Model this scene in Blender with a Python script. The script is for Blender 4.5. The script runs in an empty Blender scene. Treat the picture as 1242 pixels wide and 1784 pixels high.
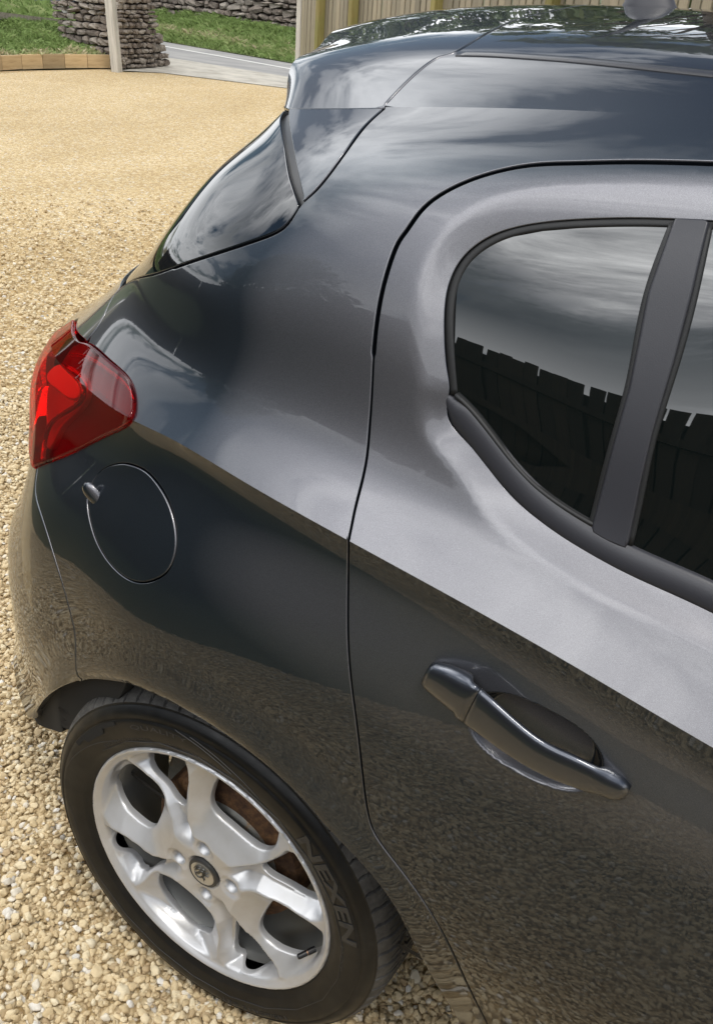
import bpy, bmesh, math, random
import numpy as np
from mathutils import Vector, Matrix
from mathutils.geometry import delaunay_2d_cdt
R = math.radians
random.seed(7); RNG = np.random.default_rng(11)
SC = bpy.context.scene
COL = SC.collection

# ------------------------------------------------------------------ camera
CAM = np.array([0.60325, -0.72250, 1.48529]); YAW, PITCH, ROLL, FPX = 0.490227, 0.522472, 0.077341, 1627.30
W0, H0 = 1242.0, 1784.0
_f = np.array([-math.sin(YAW)*math.cos(PITCH), math.cos(YAW)*math.cos(PITCH), -math.sin(PITCH)])
_r = np.array([math.cos(YAW), math.sin(YAW), 0.0]); _u = np.cross(_r, _f)
_c, _s = math.cos(ROLL), math.sin(ROLL)
_r, _u = _c*_r + _s*_u, -_s*_r + _c*_u
cam_data = bpy.data.cameras.new('camera'); cam = bpy.data.objects.new('camera', cam_data); COL.objects.link(cam)
cam.matrix_world = Matrix(((_r[0], _u[0], -_f[0], CAM[0]), (_r[1], _u[1], -_f[1], CAM[1]), (_r[2], _u[2], -_f[2], CAM[2]), (0, 0, 0, 1)))
cam_data.sensor_fit = 'VERTICAL'; cam_data.sensor_height = 24.0; cam_data.lens = FPX/H0*24.0
cam_data.clip_start = 0.02; cam_data.clip_end = 2000.0
SC.camera = cam
# ------------------------------------------------------------------ light
SUN_EL, SUN_AZ = R(63), R(326)      # azimuth: direction TO the sun, counter-clockwise from +x
sun_dir = Vector((math.cos(SUN_EL)*math.cos(SUN_AZ), math.cos(SUN_EL)*math.sin(SUN_AZ), math.sin(SUN_EL)))
sl = bpy.data.lights.new('sun', 'SUN'); sl.energy = 1.7; sl.angle = R(12); sl.color = (1.0, 0.955, 0.88)
so = bpy.data.objects.new('sun', sl); COL.objects.link(so)
so.rotation_euler = (-sun_dir).to_track_quat('-Z', 'Y').to_euler()
world = bpy.data.worlds.new('World'); SC.world = world; world.use_nodes = True
nt = world.node_tree; nt.nodes.clear()
def N(t, **k):
    n = nt.nodes.new(t)
    for a, b in k.items(): setattr(n, a, b)
    return n
L = lambda a, b: nt.links.new(a, b)
def VM(op, a, b=None):
    n = N('ShaderNodeVectorMath', operation=op); L(a, n.inputs[0])
    if b is not None:
        if isinstance(b, (tuple, list)): n.inputs[1].default_value = b
        else: L(b, n.inputs[1])
    return n.outputs[0]
def MT(op, a, b=None, clamp=False):
    n = N('ShaderNodeMath', operation=op); n.use_clamp = clamp
    for i, q in enumerate((a, b)):
        if q is None: continue
        if isinstance(q, (int, float)): n.inputs[i].default_value = q
        else: L(q, n.inputs[i])
    return n.outputs[0]
def RAMP(fac, stops):
    n = N('ShaderNodeValToRGB'); L(fac, n.inputs[0]); e = n.color_ramp.elements
    while len(e) < len(stops): e.new(0.5)
    for q, (p_, c_) in zip(e, stops): q.position = p_; q.color = (*c_, 1) if len(c_) == 3 else c_
    return n.outputs[0]
def MIX(fac, a, b):
    n = N('ShaderNodeMix', data_type='RGBA')
    for i, q in ((0, fac), (6, a), (7, b)):
        if isinstance(q, (int, float)): n.inputs[i].default_value = q
        elif isinstance(q, tuple): n.inputs[i].default_value = (*q, 1)
        else: L(q, n.inputs[i])
    return n.outputs[2]
def NOISE(vec, scale, detail=6, rough=.55, dist=0.0):
    n = N('ShaderNodeTexNoise'); L(vec, n.inputs['Vector']); n.inputs['Scale'].default_value = scale
    n.inputs['Detail'].default_value = detail; n.inputs['Roughness'].default_value = rough; n.inputs['Distortion'].default_value = dist
    return n.outputs['Fac']
sky = N('ShaderNodeTexSky', sky_type='NISHITA'); sky.sun_disc = False; sky.sun_elevation = SUN_EL; sky.sun_rotation = math.pi/2 - SUN_AZ
sky.air_density = 1.3; sky.dust_density = 1.0
bg1 = N('ShaderNodeBackground'); L(sky.outputs[0], bg1.inputs[0]); bg1.inputs[1].default_value = 0.085
tc = N('ShaderNodeTexCoord').outputs['Generated']
sep = N('ShaderNodeSeparateXYZ'); L(tc, sep.inputs[0])
den = MT('ADD', MT('MAXIMUM', sep.outputs[2], 0.0), 0.16)
cmb = N('ShaderNodeCombineXYZ'); L(MT('DIVIDE', sep.outputs[0], den), cmb.inputs[0]); L(MT('DIVIDE', sep.outputs[1], den), cmb.inputs[1])
pl = cmb.outputs[0]
SKY_OFF = (3.1, 1.4, 0.0)
pl = VM('ADD', pl, SKY_OFF)
big = NOISE(pl, 0.50, 5, .52, .3)
fine = NOISE(VM('ADD', pl, (13.1, 4.7, 0)), 1.35, 10, .64, .6)
body_ = NOISE(VM('ADD', pl, (5.3, 21.7, 0)), 0.34, 4, .5, .2)
cover = RAMP(MT('ADD', MT('MULTIPLY', big, .62), MT('MULTIPLY', fine, .38)), [(0.435, (0, 0, 0)), (0.495, (1, 1, 1))])
shade = MT('ADD', MT('ADD', MT('MULTIPLY', body_, .42), MT('MULTIPLY', fine, .92)), -.17)
def bank_of_cloud(az, el, rad, amount, flat=1.8):
    """one large cloud (or a thin bright part) of the sky above the drive; az from -y towards -x, degrees"""
    d = (-math.sin(R(az))*math.cos(R(el)), -math.cos(R(az))*math.cos(R(el)), math.sin(R(el)))
    v = VM('MULTIPLY', VM('SUBTRACT', tc, d), (1, 1, flat)); n = N('ShaderNodeVectorMath', operation='LENGTH'); L(v, n.inputs[0])
    m = N('ShaderNodeMapRange', interpolation_type='SMOOTHSTEP'); L(n.outputs['Value'], m.inputs[0]); m.inputs[1].default_value = rad; m.inputs[2].default_value = rad*.25; m.inputs[3].default_value = 0; m.inputs[4].default_value = amount
    return m.outputs[0]
for q_ in ((24, 21, .44, .13), (-8, 38, .66, -.09), (19, 46, .42, -.17), (66, 42, .62, -.13), (118, 48, .8, -.14), (165, 34, 1.0, -.04), (-95, 35, .8, .0)):
    shade = MT('ADD', shade, bank_of_cloud(*q_))
cloud = RAMP(shade, [(0.20, (8.0, 8.0, 8.0)), (0.33, (5.0, 5.05, 5.1)), (0.43, (2.4, 2.45, 2.55)), (0.51, (1.15, 1.22, 1.32)), (0.58, (.66, .73, .80)), (0.70, (.50, .56, .63))])
hz = RAMP(sep.outputs[2], [(0.0, (.9,)*3), (0.17, (.8,)*3), (0.40, (0,)*3)])
cloud = MIX(hz, cloud, (2.7, 2.75, 2.8))
bg2 = N('ShaderNodeBackground'); L(cloud, bg2.inputs[0]); bg2.inputs[1].default_value = 0.85
mx = N('ShaderNodeMixShader'); L(cover, mx.inputs[0]); L(bg1.outputs[0], mx.inputs[1]); L(bg2.outputs[0], mx.inputs[2])
wo = N('ShaderNodeOutputWorld'); L(mx.outputs[0], wo.inputs[0])
SC.view_settings.view_transform = 'Standard'; SC.view_settings.look = 'None'
SC.view_settings.exposure = 0.0; SC.view_settings.gamma = 1.0; SC.view_settings.use_curve_mapping = False
SC.cycles.use_denoising = True
SC.cycles.max_bounces = 6; SC.cycles.transparent_max_bounces = 8; SC.cycles.caustics_reflective = False; SC.cycles.caustics_refractive = False
# ------------------------------------------------------------------ geometry of the view: a pixel of the photograph and a plane give a place
def ray(px, py): 
    d = _f + (px-W0/2)/FPX*_r - (py-H0/2)/FPX*_u
    return d/np.linalg.norm(d)
def at(px, py, y=None, z=None, x=None):
    d = ray(px, py)
    t = (y-CAM[1])/d[1] if y is not None else ((z-CAM[2])/d[2] if z is not None else (x-CAM[0])/d[0])
    return CAM + d*t
def project(P):
    d = P-CAM; w = d@_f
    return np.stack([W0/2+FPX*(d@_r)/w, H0/2-FPX*(d@_u)/w], -1)
# ------------------------------------------------------------------ object helpers
def tag(o, label=None, cat=None, group=None, kind=None):
    for k, q in (('label', label), ('category', cat), ('group', group), ('kind', kind)):
        if q: o[k] = q
    return o
def empty(name, loc, parent=None, **k):
    o = bpy.data.objects.new(name, None); COL.objects.link(o); o.location = loc; o.empty_display_size = .1
    if parent: o.parent = parent
    return tag(o, **k)
def mesh_obj(name, me, mat=None, parent=None, loc=None, world_space=True, **k):
    o = bpy.data.objects.new(name, me); COL.objects.link(o)
    if mat and not me.materials: me.materials.append(mat)
    if parent:
        o.parent = parent
        if world_space:                      # mesh data are in world coordinates: cancel the parent's own place
            q = parent; m = Matrix.Identity(4)
            chain = []
            while q: chain.append(q); q = q.parent
            for q in reversed(chain): m = m @ q.matrix_parent_inverse @ q.matrix_basis
            o.matrix_parent_inverse = m.inverted()
    if loc is not None: o.location = loc
    return tag(o, **k)
def new_mesh(name, V, F, smooth=False):
    me = bpy.data.meshes.new(name); me.from_pydata([tuple(v) for v in V], [], [tuple(f) for f in F]); me.update()
    if smooth: me.polygons.foreach_set('use_smooth', [True]*len(me.polygons))
    return me
class MB:
    """collects shapes for ONE mesh"""
    def __init__(s): s.V = []; s.F = []
    def add(s, V, F):
        b = len(s.V); s.V += [tuple(v) for v in V]; s.F += [tuple(i+b for i in f) for f in F]; return s
    def box(s, c, d, rot=None, taper=1.0):
        x, y, z = [q/2 for q in d]
        P = [Vector(q) for q in ((-x,-y,-z),(x,-y,-z),(x,y,-z),(-x,y,-z),(-x*taper,-y*taper,z),(x*taper,-y*taper,z),(x*taper,y*taper,z),(-x*taper,y*taper,z))]
        if rot is not None: P = [rot @ q for q in P]
        P = [q+Vector(c) for q in P]
        return s.add(P, [(0,3,2,1),(4,5,6,7),(0,1,5,4),(1,2,6,5),(2,3,7,6),(3,0,4,7)])
    def tube(s, pts, rad, n=10, caps=True, prof=None, up=None):
        pts = [Vector(q) for q in pts]; m = len(pts)
        rs = rad if isinstance(rad, (list, tuple)) else [rad]*m
        V = []; F = []; ref = Vector(up) if up is not None else Vector((0.13, 0.31, 0.94))
        for i, q in enumerate(pts):
            t = (pts[min(i+1, m-1)]-pts[max(i-1, 0)]).normalized()
            rf = ref[i] if isinstance(ref, list) else ref
            a = t.cross(rf).normalized(); b = a.cross(t)
            for k in range(n):
                th = 2*math.pi*k/n
                V.append(q + a*(rs[i]*math.cos(th)) + b*(rs[i]*math.sin(th)))
        for i in range(m-1):
            for k in range(n):
                F.append((i*n+k, i*n+(k+1) % n, (i+1)*n+(k+1) % n, (i+1)*n+k))
        if caps: F += [tuple(range(n))[::-1], tuple((m-1)*n+k for k in range(n))]
        return s.add(V, F)
    def build(s, name, mat, parent=None, smooth=False, **k):
        return mesh_obj(name, new_mesh(name, s.V, s.F, smooth), mat, parent, **k)
# ------------------------------------------------------------------ material helpers
def material(name, color=(.5,.5,.5), rough=.5, metal=0.0, coat=0.0, coat_rough=.03, spec=.5, **k):
    m = bpy.data.materials.new(name); m.use_nodes = True
    b = m.node_tree.nodes['Principled BSDF']
    b.inputs['Base Color'].default_value = (*color, 1); b.inputs['Roughness'].default_value = rough; b.inputs['Metallic'].default_value = metal
    b.inputs['Coat Weight'].default_value = coat; b.inputs['Coat Roughness'].default_value = coat_rough; b.inputs['Specular IOR Level'].default_value = spec
    for a, q in k.items(): b.inputs[a.replace('_', ' ')].default_value = q
    return m
class NT:
    def __init__(s, m): s.t = m.node_tree; s.b = s.t.nodes['Principled BSDF']; s.m = m
    def n(s, t, **k):
        q = s.t.nodes.new(t)
        for a, b in k.items(): setattr(q, a, b)
        return q
    def l(s, a, b): s.t.links.new(a, b)
    def obj(s): return s.n('ShaderNodeTexCoord').outputs['Object']
    def noise(s, scale, detail=4, rough=.5, vec=None, sc=(1,1,1), dist=0):
        q = s.n('ShaderNodeTexNoise'); q.inputs['Scale'].default_value = scale; q.inputs['Detail'].default_value = detail; q.inputs['Roughness'].default_value = rough; q.inputs['Distortion'].default_value = dist
        v = vec or s.obj()
        if sc != (1,1,1):
            mp = s.n('ShaderNodeMapping'); mp.inputs['Scale'].default_value = sc; s.l(v, mp.inputs[0]); v = mp.outputs[0]
        s.l(v, q.inputs['Vector']); return q.outputs['Fac']
    def ramp(s, fac, stops, interp='LINEAR'):
        q = s.n('ShaderNodeValToRGB'); s.l(fac, q.inputs[0]); e = q.color_ramp.elements; q.color_ramp.interpolation = interp
        while len(e) < len(stops): e.new(.5)
        for w, (p_, c_) in zip(e, stops): w.position = p_; w.color = (*c_, 1)
        return q.outputs[0]
    def mix(s, fac, a, b, mode='MIX'):
        q = s.n('ShaderNodeMix', data_type='RGBA', blend_type=mode)
        for i, w in ((0, fac), (6, a), (7, b)):
            if isinstance(w, (int, float)): q.inputs[i].default_value = w
            elif isinstance(w, tuple): q.inputs[i].default_value = (*w, 1)
            else: s.l(w, q.inputs[i])
        return q.outputs[2]
    def bump(s, h, strength=.3, dist=.01, normal=None):
        q = s.n('ShaderNodeBump'); q.inputs['Strength'].default_value = strength; q.inputs['Distance'].default_value = dist; s.l(h, q.inputs['Height'])
        if normal: s.l(normal, q.inputs['Normal'])
        return q.outputs[0]
    def set(s, **k):
        for a, q in k.items():
            i = s.b.inputs[a.replace('_', ' ')]
            if isinstance(q, (int, float, tuple)): i.default_value = q
            else: s.l(q, i)
        return s.m
    def rnd(s): return s.n('ShaderNodeObjectInfo').outputs['Random']
# ================================================================== THE CAR
# materials
PAINT = material('metallic_grey_paint', (.085,.087,.097), .40, .76, 1.0, .012, .5)
q = NT(PAINT); fl = q.noise(2600, 0, .5)
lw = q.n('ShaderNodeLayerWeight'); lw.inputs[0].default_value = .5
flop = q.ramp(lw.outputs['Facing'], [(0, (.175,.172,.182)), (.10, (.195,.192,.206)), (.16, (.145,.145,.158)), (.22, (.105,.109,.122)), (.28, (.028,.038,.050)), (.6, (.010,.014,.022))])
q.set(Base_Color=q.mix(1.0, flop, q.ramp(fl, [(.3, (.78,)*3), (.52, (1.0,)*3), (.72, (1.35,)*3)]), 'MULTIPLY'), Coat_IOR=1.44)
dustm = q.noise(9, 5, .6); q.set(Coat_Roughness=q.ramp(dustm, [(.45, (.008,)*3), (.8, (.05,)*3)]))
BLACK = material('black_satin_plastic', (.012,.012,.013), .38)
TRIM = material('charcoal_pillar_film', (.030,.030,.036), .42, 0, .15, .3)
q = NT(TRIM); q.set(Normal=q.bump(q.noise(900, 2), .12, .001))
RUBBER = material('rubber_seal', (.010,.010,.010), .55)
GLASS = material('dark_tinted_glass', (.004,.006,.006), .012, 0, 0, .0, .5, IOR=2.0)
INNER = material('unlit_body_shell', (.006,.006,.006), .8)
LINER = material('wheel_arch_liner', (.010,.010,.010), .9)

def nspline(t):
    """natural cubic spline through knots t as a linear map: second derivatives M = A @ Y"""
    n = len(t); h = np.diff(t); T = np.zeros((n, n)); B = np.zeros((n, n)); T[0,0] = T[-1,-1] = 1
    for i in range(1, n-1):
        T[i,i-1] = h[i-1]; T[i,i] = 2*(h[i-1]+h[i]); T[i,i+1] = h[i]
        B[i,i-1] = 6/h[i-1]; B[i,i] = -6/h[i-1]-6/h[i]; B[i,i+1] = 6/h[i]
    return np.linalg.solve(T, B)
def sw(t, x):
    """weights of natural spline at x over knots t  -> (N, n)"""
    A = nspline(t); i = np.clip(np.searchsorted(t, x, side='right')-1, 0, len(t)-2); h = t[i+1]-t[i]
    a = (t[i+1]-x)/h; b = (x-t[i])/h; n = len(t); Wt = np.zeros((len(x), n)); k = np.arange(len(x))
    Wt[k, i] += a; Wt[k, i+1] += b
    Wt += ((a**3-a)*h*h/6)[:,None]*A[i] + ((b**3-b)*h*h/6)[:,None]*A[i+1]
    return Wt
class Loft:
    def __init__(s, rows, splits=()):
        s.P = np.array(rows, float)                                   # rows x cols x 3
        du = np.linalg.norm(np.diff(s.P, axis=1), axis=2).mean(0); dv = np.linalg.norm(np.diff(s.P, axis=0), axis=2)[:, :8].mean(1)
        s.tu = np.r_[0, np.cumsum(du)]; s.tv = np.r_[0, np.cumsum(dv)]
        e = [0]+list(splits)+[len(s.tv)-1]; s.seg = [(a, b) for a, b in zip(e[:-1], e[1:])]; s.disp = None
    def base(s, u, v):
        u = np.clip(np.atleast_1d(u), 0, s.tu[-1]); v = np.clip(np.atleast_1d(v), 0, s.tv[-1])
        Wu = sw(s.tu, u); Wv = np.zeros((len(v), len(s.tv)))
        for a, b in s.seg:
            m = (v >= s.tv[a]) & (v <= s.tv[b]); Wv[m] = 0
            if m.any(): Wv[np.ix_(m, range(a, b+1))] = sw(s.tv[a:b+1], v[m])
        return np.einsum('nr,nc,rck->nk', Wv, Wu, s.P, optimize=True)
    def nrm0(s, u, v, f=None, e=4e-4):
        f = f or s.base
        a = f(u+e, v)-f(u-e, v)
        k = np.zeros_like(v); vp = v+e; vm = v-e
        for i in [x for x, _ in s.seg[1:]]:                            # never differentiate across a crease
            c = s.tv[i]; vm = np.where((v >= c) & (vm < c), v, vm); vp = np.where((v < c) & (vp > c), v, vp)
        b = f(u, vp)-f(u, vm)
        n = np.cross(b, a); return n/np.maximum(np.linalg.norm(n, axis=1, keepdims=True), 1e-12)
    def full(s, u, v):
        P = s.base(u, v)
        if s.disp is None: return P
        return P + s.nrm0(u, v)*s.disp(P)[:,None]
    def normal(s, u, v): return s.nrm0(u, v, s.full) if s.disp is not None else s.nrm0(u, v)
    def uvof(s, pix, iters=12):
        """surface parameters of the places seen at given pixels"""
        if not hasattr(s, 'g'):
            gu = np.linspace(0, s.tu[-1], 160); gv = np.linspace(0, s.tv[-1], 160); U, V = [q.ravel() for q in np.meshgrid(gu, gv)]
            P = s.base(U, V); n = s.nrm0(U, V); ok = ((CAM-P)*n).sum(1) > 0
            s.g = (U[ok], V[ok], project(P[ok]))
        U, V, Q = s.g; out = []
        pix = np.array(pix, float)
        u = np.empty(len(pix)); v = np.empty(len(pix))
        for i, p_ in enumerate(pix):
            k = np.argmin(((Q-p_)**2).sum(1)); u[i] = U[k]; v[i] = V[k]
        for _ in range(iters):
            e = 1e-4; q0 = project(s.base(u, v)); ju = (project(s.base(u+e, v))-q0)/e; jv = (project(s.base(u, v+e))-q0)/e
            r = pix-q0; det = ju[:,0]*jv[:,1]-ju[:,1]*jv[:,0]; det = np.where(abs(det) < 1e-3, 1e-3, det)
            dx = (r[:,0]*jv[:,1]-r[:,1]*jv[:,0])/det; dy = (ju[:,0]*r[:,1]-ju[:,1]*r[:,0])/det
            u = np.clip(u+np.clip(dx, -.05, .05), 0, s.tu[-1]); v = np.clip(v+np.clip(dy, -.05, .05), 0, s.tv[-1])
        s.err = np.abs(project(s.base(u, v))-pix).max(1)
        return np.stack([u, v], 1)

# ---- side shell: rows from sill to roof-side crease, columns from the front to round the tail
def seg(*p_): return list(p_)
ROWS = [
 # x fwd ........................................ side ............................................ corner ............. rear face
 [(1.75,.07,.17),(.95,.06,.17),(.68,.055,.17),(.45,.055,.17),(.22,.055,.18),(.05,.055,.20),(-.10,.06,.22),(-.22,.075,.24),(-.36,.13,.25),(-.50,.24,.26),(-.60,.48,.26),(-.62,.87,.26)],
 [(1.75,.035,.32),(.95,.022,.32),(.68,.018,.32),(.45,.018,.33),(.22,.018,.33),(.05,.020,.34),(-.10,.026,.35),(-.23,.048,.36),(-.38,.105,.37),(-.535,.215,.38),(-.635,.47,.38),(-.66,.87,.38)],
 [(1.75,.012,.48),(.95,-.006,.48),(.68,-.011,.48),(.45,-.014,.48),(.22,-.015,.49),(.05,-.012,.49),(-.10,-.002,.50),(-.24,.034,.50),(-.395,.092,.51),(-.545,.200,.51),(-.645,.46,.51),(-.67,.87,.51)],
 [(1.75,.006,.64),(.95,-.013,.64),(.68,-.018,.64),(.45,-.020,.64),(.22,-.020,.65),(.05,-.017,.65),(-.10,-.006,.66),(-.24,.033,.66),(-.39,.092,.66),(-.535,.200,.66),(-.635,.46,.66),(-.66,.87,.66)],
 [(1.75,.006,.78),(.95,-.004,.80),(.68,-.008,.82),(.45,-.007,.84),(.22,-.004,.855),(.05,.003,.855),(-.10,.023,.85),(-.225,.058,.84),(-.365,.118,.83),(-.49,.220,.82),(-.58,.46,.82),(-.61,.87,.82)],
 None, None,
 # shoulder inner
 [(1.75,.055,.83),(.95,.047,.895),(.68,.043,.952),(.45,.045,.998),(.22,.052,1.034),(.05,.066,1.054),(-.06,.082,1.062),(-.16,.120,1.075),(-.27,.200,1.062),(-.36,.300,1.045),(-.46,.55,1.035),(-.50,.87,1.03)],
 [(1.75,.080,1.00),(.95,.080,1.03),(.68,.080,1.07),(.45,.082,1.11),(.22,.086,1.14),(.06,.102,1.148),(-.05,.126,1.15),(-.13,.172,1.155),(-.21,.255,1.15),(-.275,.355,1.145),(-.38,.60,1.14),(-.42,.87,1.14)],
 [(1.75,.125,1.20),(.95,.125,1.22),(.68,.126,1.235),(.45,.128,1.245),(.24,.130,1.25),(.08,.144,1.25),(-.02,.167,1.25),(-.085,.205,1.25),(-.15,.265,1.245),(-.21,.345,1.24),(-.31,.60,1.235),(-.35,.87,1.235)],
 [(1.75,.185,1.345),(.95,.182,1.345),(.68,.180,1.342),(.45,.182,1.338),(.26,.187,1.332),(.10,.200,1.323),(.01,.220,1.315),(-.055,.250,1.308),(-.115,.300,1.300),(-.165,.375,1.292),(-.26,.62,1.285),(-.30,.87,1.28)],
 [(1.75,.258,1.402),(.95,.255,1.402),(.68,.253,1.398),(.45,.254,1.391),(.265,.260,1.379),(.12,.268,1.364),(.02,.282,1.351),(-.05,.303,1.341),(-.105,.335,1.333),(-.145,.395,1.328),(-.24,.62,1.322),(-.28,.87,1.318)],
]
_sh = {7:(.008,.02,.032,.03,.03), 8:(.006,.018,.034,.03,.03), 9:(.003,.010,.018,.02,.02), 10:(.0,.006,.012,.02,.02)}
for i_, sh in _sh.items():
    for j_, d_ in enumerate(sh): x, y, z = ROWS[i_][7+j_]; ROWS[i_][7+j_] = (x-d_, y, z)
_sh = {0:(.02,.10,.19,.10,.06), 1:(.0,.03,.090,.05,.03), 2:(0,.008,.028,.01,.01), 3:(0,.004,.016,.01,.01), 4:(0,.002,.006,.02,.02)}
for i_, sh in _sh.items():
    for j_, d_ in enumerate(sh): x, y, z = ROWS[i_][7+j_]; ROWS[i_][7+j_] = (x-d_, y, z)
for j_, (px_, py_, y_) in {4:(668,830,.060), 5:(449,720,.078), 6:(340,662,.100), 7:(262,610,.140)}.items(): ROWS[7][j_] = tuple(at(px_, py_, y=y_))
for j_, dy in {4:.006, 5:.010, 6:.006}.items(): x, y, z = ROWS[8][j_]; ROWS[8][j_] = (x, y+dy, z)
x, y, z = ROWS[7][8]; ROWS[7][8] = (-.283, .206, z)
x, y, z = ROWS[8][8]; ROWS[8][8] = (-.233, .240, z)
x, y, z = ROWS[9][8]; ROWS[9][8] = (-.165, .256, z)
for j_, dx_, dy_ in ((5,.0,.006), (6,.004,.009), (7,.008,.010), (8,.008,.010), (9,.004,.004)): x, y, z = ROWS[8][j_]; ROWS[8][j_] = (x-dx_, y-dy_, z)
# the crease itself: measured points carried onto the side
cre = [at(1242,1294,y=-.006), at(962,1145.5,y=-.003), at(762,1030,y=.002), at(604,939,y=.010), at(480,866,y=.022), at(360,799,y=.042), at(235,728,y=.072)]
cre = sorted(cre, key=lambda q: q[0]); cx = np.array([q[0] for q in cre])
def crow(x): return np.array([x, np.interp(x, cx, [q[1] for q in cre]), np.interp(x, cx, [q[2] for q in cre])])
c_sm = np.polyfit(cx, [q[1] for q in cre], 3); z_sm = np.polyfit(cx, [q[2] for q in cre], 2)
side = [np.array([x, np.polyval(c_sm, x), np.polyval(z_sm, x)]) for x in (.68,.45,.22,.05,-.07)]
C6 = [(1.75,.006,.80),(.95,-.006,.868)]+[tuple(q) for q in side]+[(-.165,.080,.983),(-.314,.150,.970),(-.462,.246,.955),(-.60,.50,.95),(-.62,.87,.945)]
ROWS[6] = C6
und = [.002,.002,.002,.002,.002,.002,.003,.002,.0,.0,.0,.0]
ROWS[5] = [(x-.004*(i > 6), y+und[i]-(.0 if i < 7 else .003), z-.028) for i, (x, y, z) in enumerate(C6)]
for i_ in range(5):                                                   # tighter corner: the side stays flat for longer
    for j_, dx_, dy_ in ((7,.0,-.008), (8,.010,-.022), (9,.032,-.030), (10,.045,-.05)): x, y, z = ROWS[i_][j_]; k_ = (1, 1, 1, 1, .35)[i_]; ROWS[i_][j_] = (x+dx_*k_, y+dy_*k_, z)
for i_, dx_ in ((0,.022), (1,.020)): x, y, z = ROWS[i_][9]; ROWS[i_][9] = (x+dx_, y, z)
for j_, sx_ in ((7,.002), (8,.012), (9,.024), (10,.012)): x, y, z = ROWS[5][j_]; ROWS[5][j_] = (x-sx_, y-sx_*.3, z-.016)
for r_ in (5,):
    ROWS[r_] = [tuple(q) for q in ROWS[r_]]
BODY = Loft(ROWS, splits=(6,))
VC = BODY.tv[6]
# ---- roof shell: from the side crease across to the far side
rc = ROWS[11]
def roofrow(y, xs, zf): return [(x, y if not callable(y) else y(x), zf(x)) for x in xs]
xs12 = [1.75,.95,.68,.45,.265,.12,.02,-.05,-.105,-.145]
RR = [[tuple(np.array(q)) for q in rc[:10]]]
ditch = [(1.75,.335,1.437),(.95,.332,1.437),(.68,.330,1.435),(.45,.330,1.430),(.265,.334,1.421),(.12,.342,1.409),(.02,.352,1.398),(-.05,.366,1.387),(-.115,.392,1.376),(-.165,.430,1.368)]
r1 = [(1.75,.45,1.462),(.95,.45,1.462),(.68,.45,1.460),(.45,.45,1.456),(.25,.455,1.448),(.10,.462,1.436),(-.01,.472,1.423),(-.08,.482,1.410),(-.135,.495,1.398),(-.185,.51,1.384)]
r2 = [(1.75,.64,1.476),(.95,.64,1.476),(.68,.64,1.475),(.45,.64,1.471),(.23,.64,1.463),(.07,.645,1.452),(-.05,.65,1.441),(-.135,.655,1.427),(-.195,.66,1.414),(-.25,.665,1.400)]
r3 = [(1.75,.87,1.481),(.95,.87,1.481),(.68,.87,1.480),(.45,.87,1.476),(.22,.87,1.472),(.05,.87,1.464),(-.09,.87,1.451),(-.18,.87,1.437),(-.25,.87,1.422),(-.30,.87,1.407)]
mir = lambda row: [(x, 1.74-y, z) for x, y, z in row]
RR += [ditch, r1, r2, r3, mir(r2), mir(r1), mir(ditch), mir(RR[0])]
ROOF = Loft(RR)

# ---- polygon tools
def resample(P, step, closed=False):
    P = np.array(P, float)
    if closed: P = np.vstack([P, P[:1]])
    d = np.r_[0, np.cumsum(np.linalg.norm(np.diff(P, axis=0), axis=1))]; n = max(2, int(d[-1]/step))
    t = np.linspace(0, d[-1], n+1)
    out = np.stack([np.interp(t, d, P[:,k]) for k in range(P.shape[1])], 1)
    return out[:-1] if closed else out
def smooth_path(P, step, closed=False):
    """spline through points, resampled"""
    P = np.array(P, float)
    if closed: Q = np.vstack([P[-3:], P, P[:3]])
    else: Q = P
    d = np.r_[0, np.cumsum(np.linalg.norm(np.diff(Q, axis=0), axis=1)**.5)]
    lo, hi = (d[3], d[3+len(P)]) if closed else (d[0], d[-1])
    t = np.linspace(lo, hi, 40*len(P)); out = sw(d, t)@Q
    if closed: out = out[:-1]
    return resample(out, step, closed)
def inside(P, poly):
    x, y = P[:,0], P[:,1]; c = np.zeros(len(P), bool); n = len(poly); j = n-1
    for i in range(n):
        xi, yi = poly[i]; xj, yj = poly[j]
        if yi != yj:
            c ^= ((yi > y) != (yj > y)) & (x < (xj-xi)*(y-yi)/(yj-yi)+xi)
        j = i
    return c
def dist_to(P, L_, closed=False):
    L_ = np.array(L_); A = L_ if closed else L_[:-1]; B = np.roll(L_, -1, 0) if closed else L_[1:]
    out = np.full(len(P), 1e9)
    for a, b in zip(A, B):
        ab = b-a; t = np.clip(((P-a)@ab)/max(ab@ab, 1e-12), 0, 1); dd = ((P-a-t[:,None]*ab)**2).sum(1); out = np.minimum(out, dd)
    return np.sqrt(out)
def area(p_): return .5*np.sum(p_[:,0]*np.roll(p_[:,1], -1)-np.roll(p_[:,0], -1)*p_[:,1])
def shrink(poly, d):
    """offset a closed uv polygon inwards (d > 0) by d"""
    poly = np.array(poly); 
    if area(poly) < 0: poly = poly[::-1]
    t = np.roll(poly, -1, 0)-np.roll(poly, 1, 0); t /= np.maximum(np.linalg.norm(t, axis=1, keepdims=True), 1e-9)
    return poly + np.stack([-t[:,1], t[:,0]], 1)*(d if np.isscalar(d) else np.array(d)[:,None])
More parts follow.
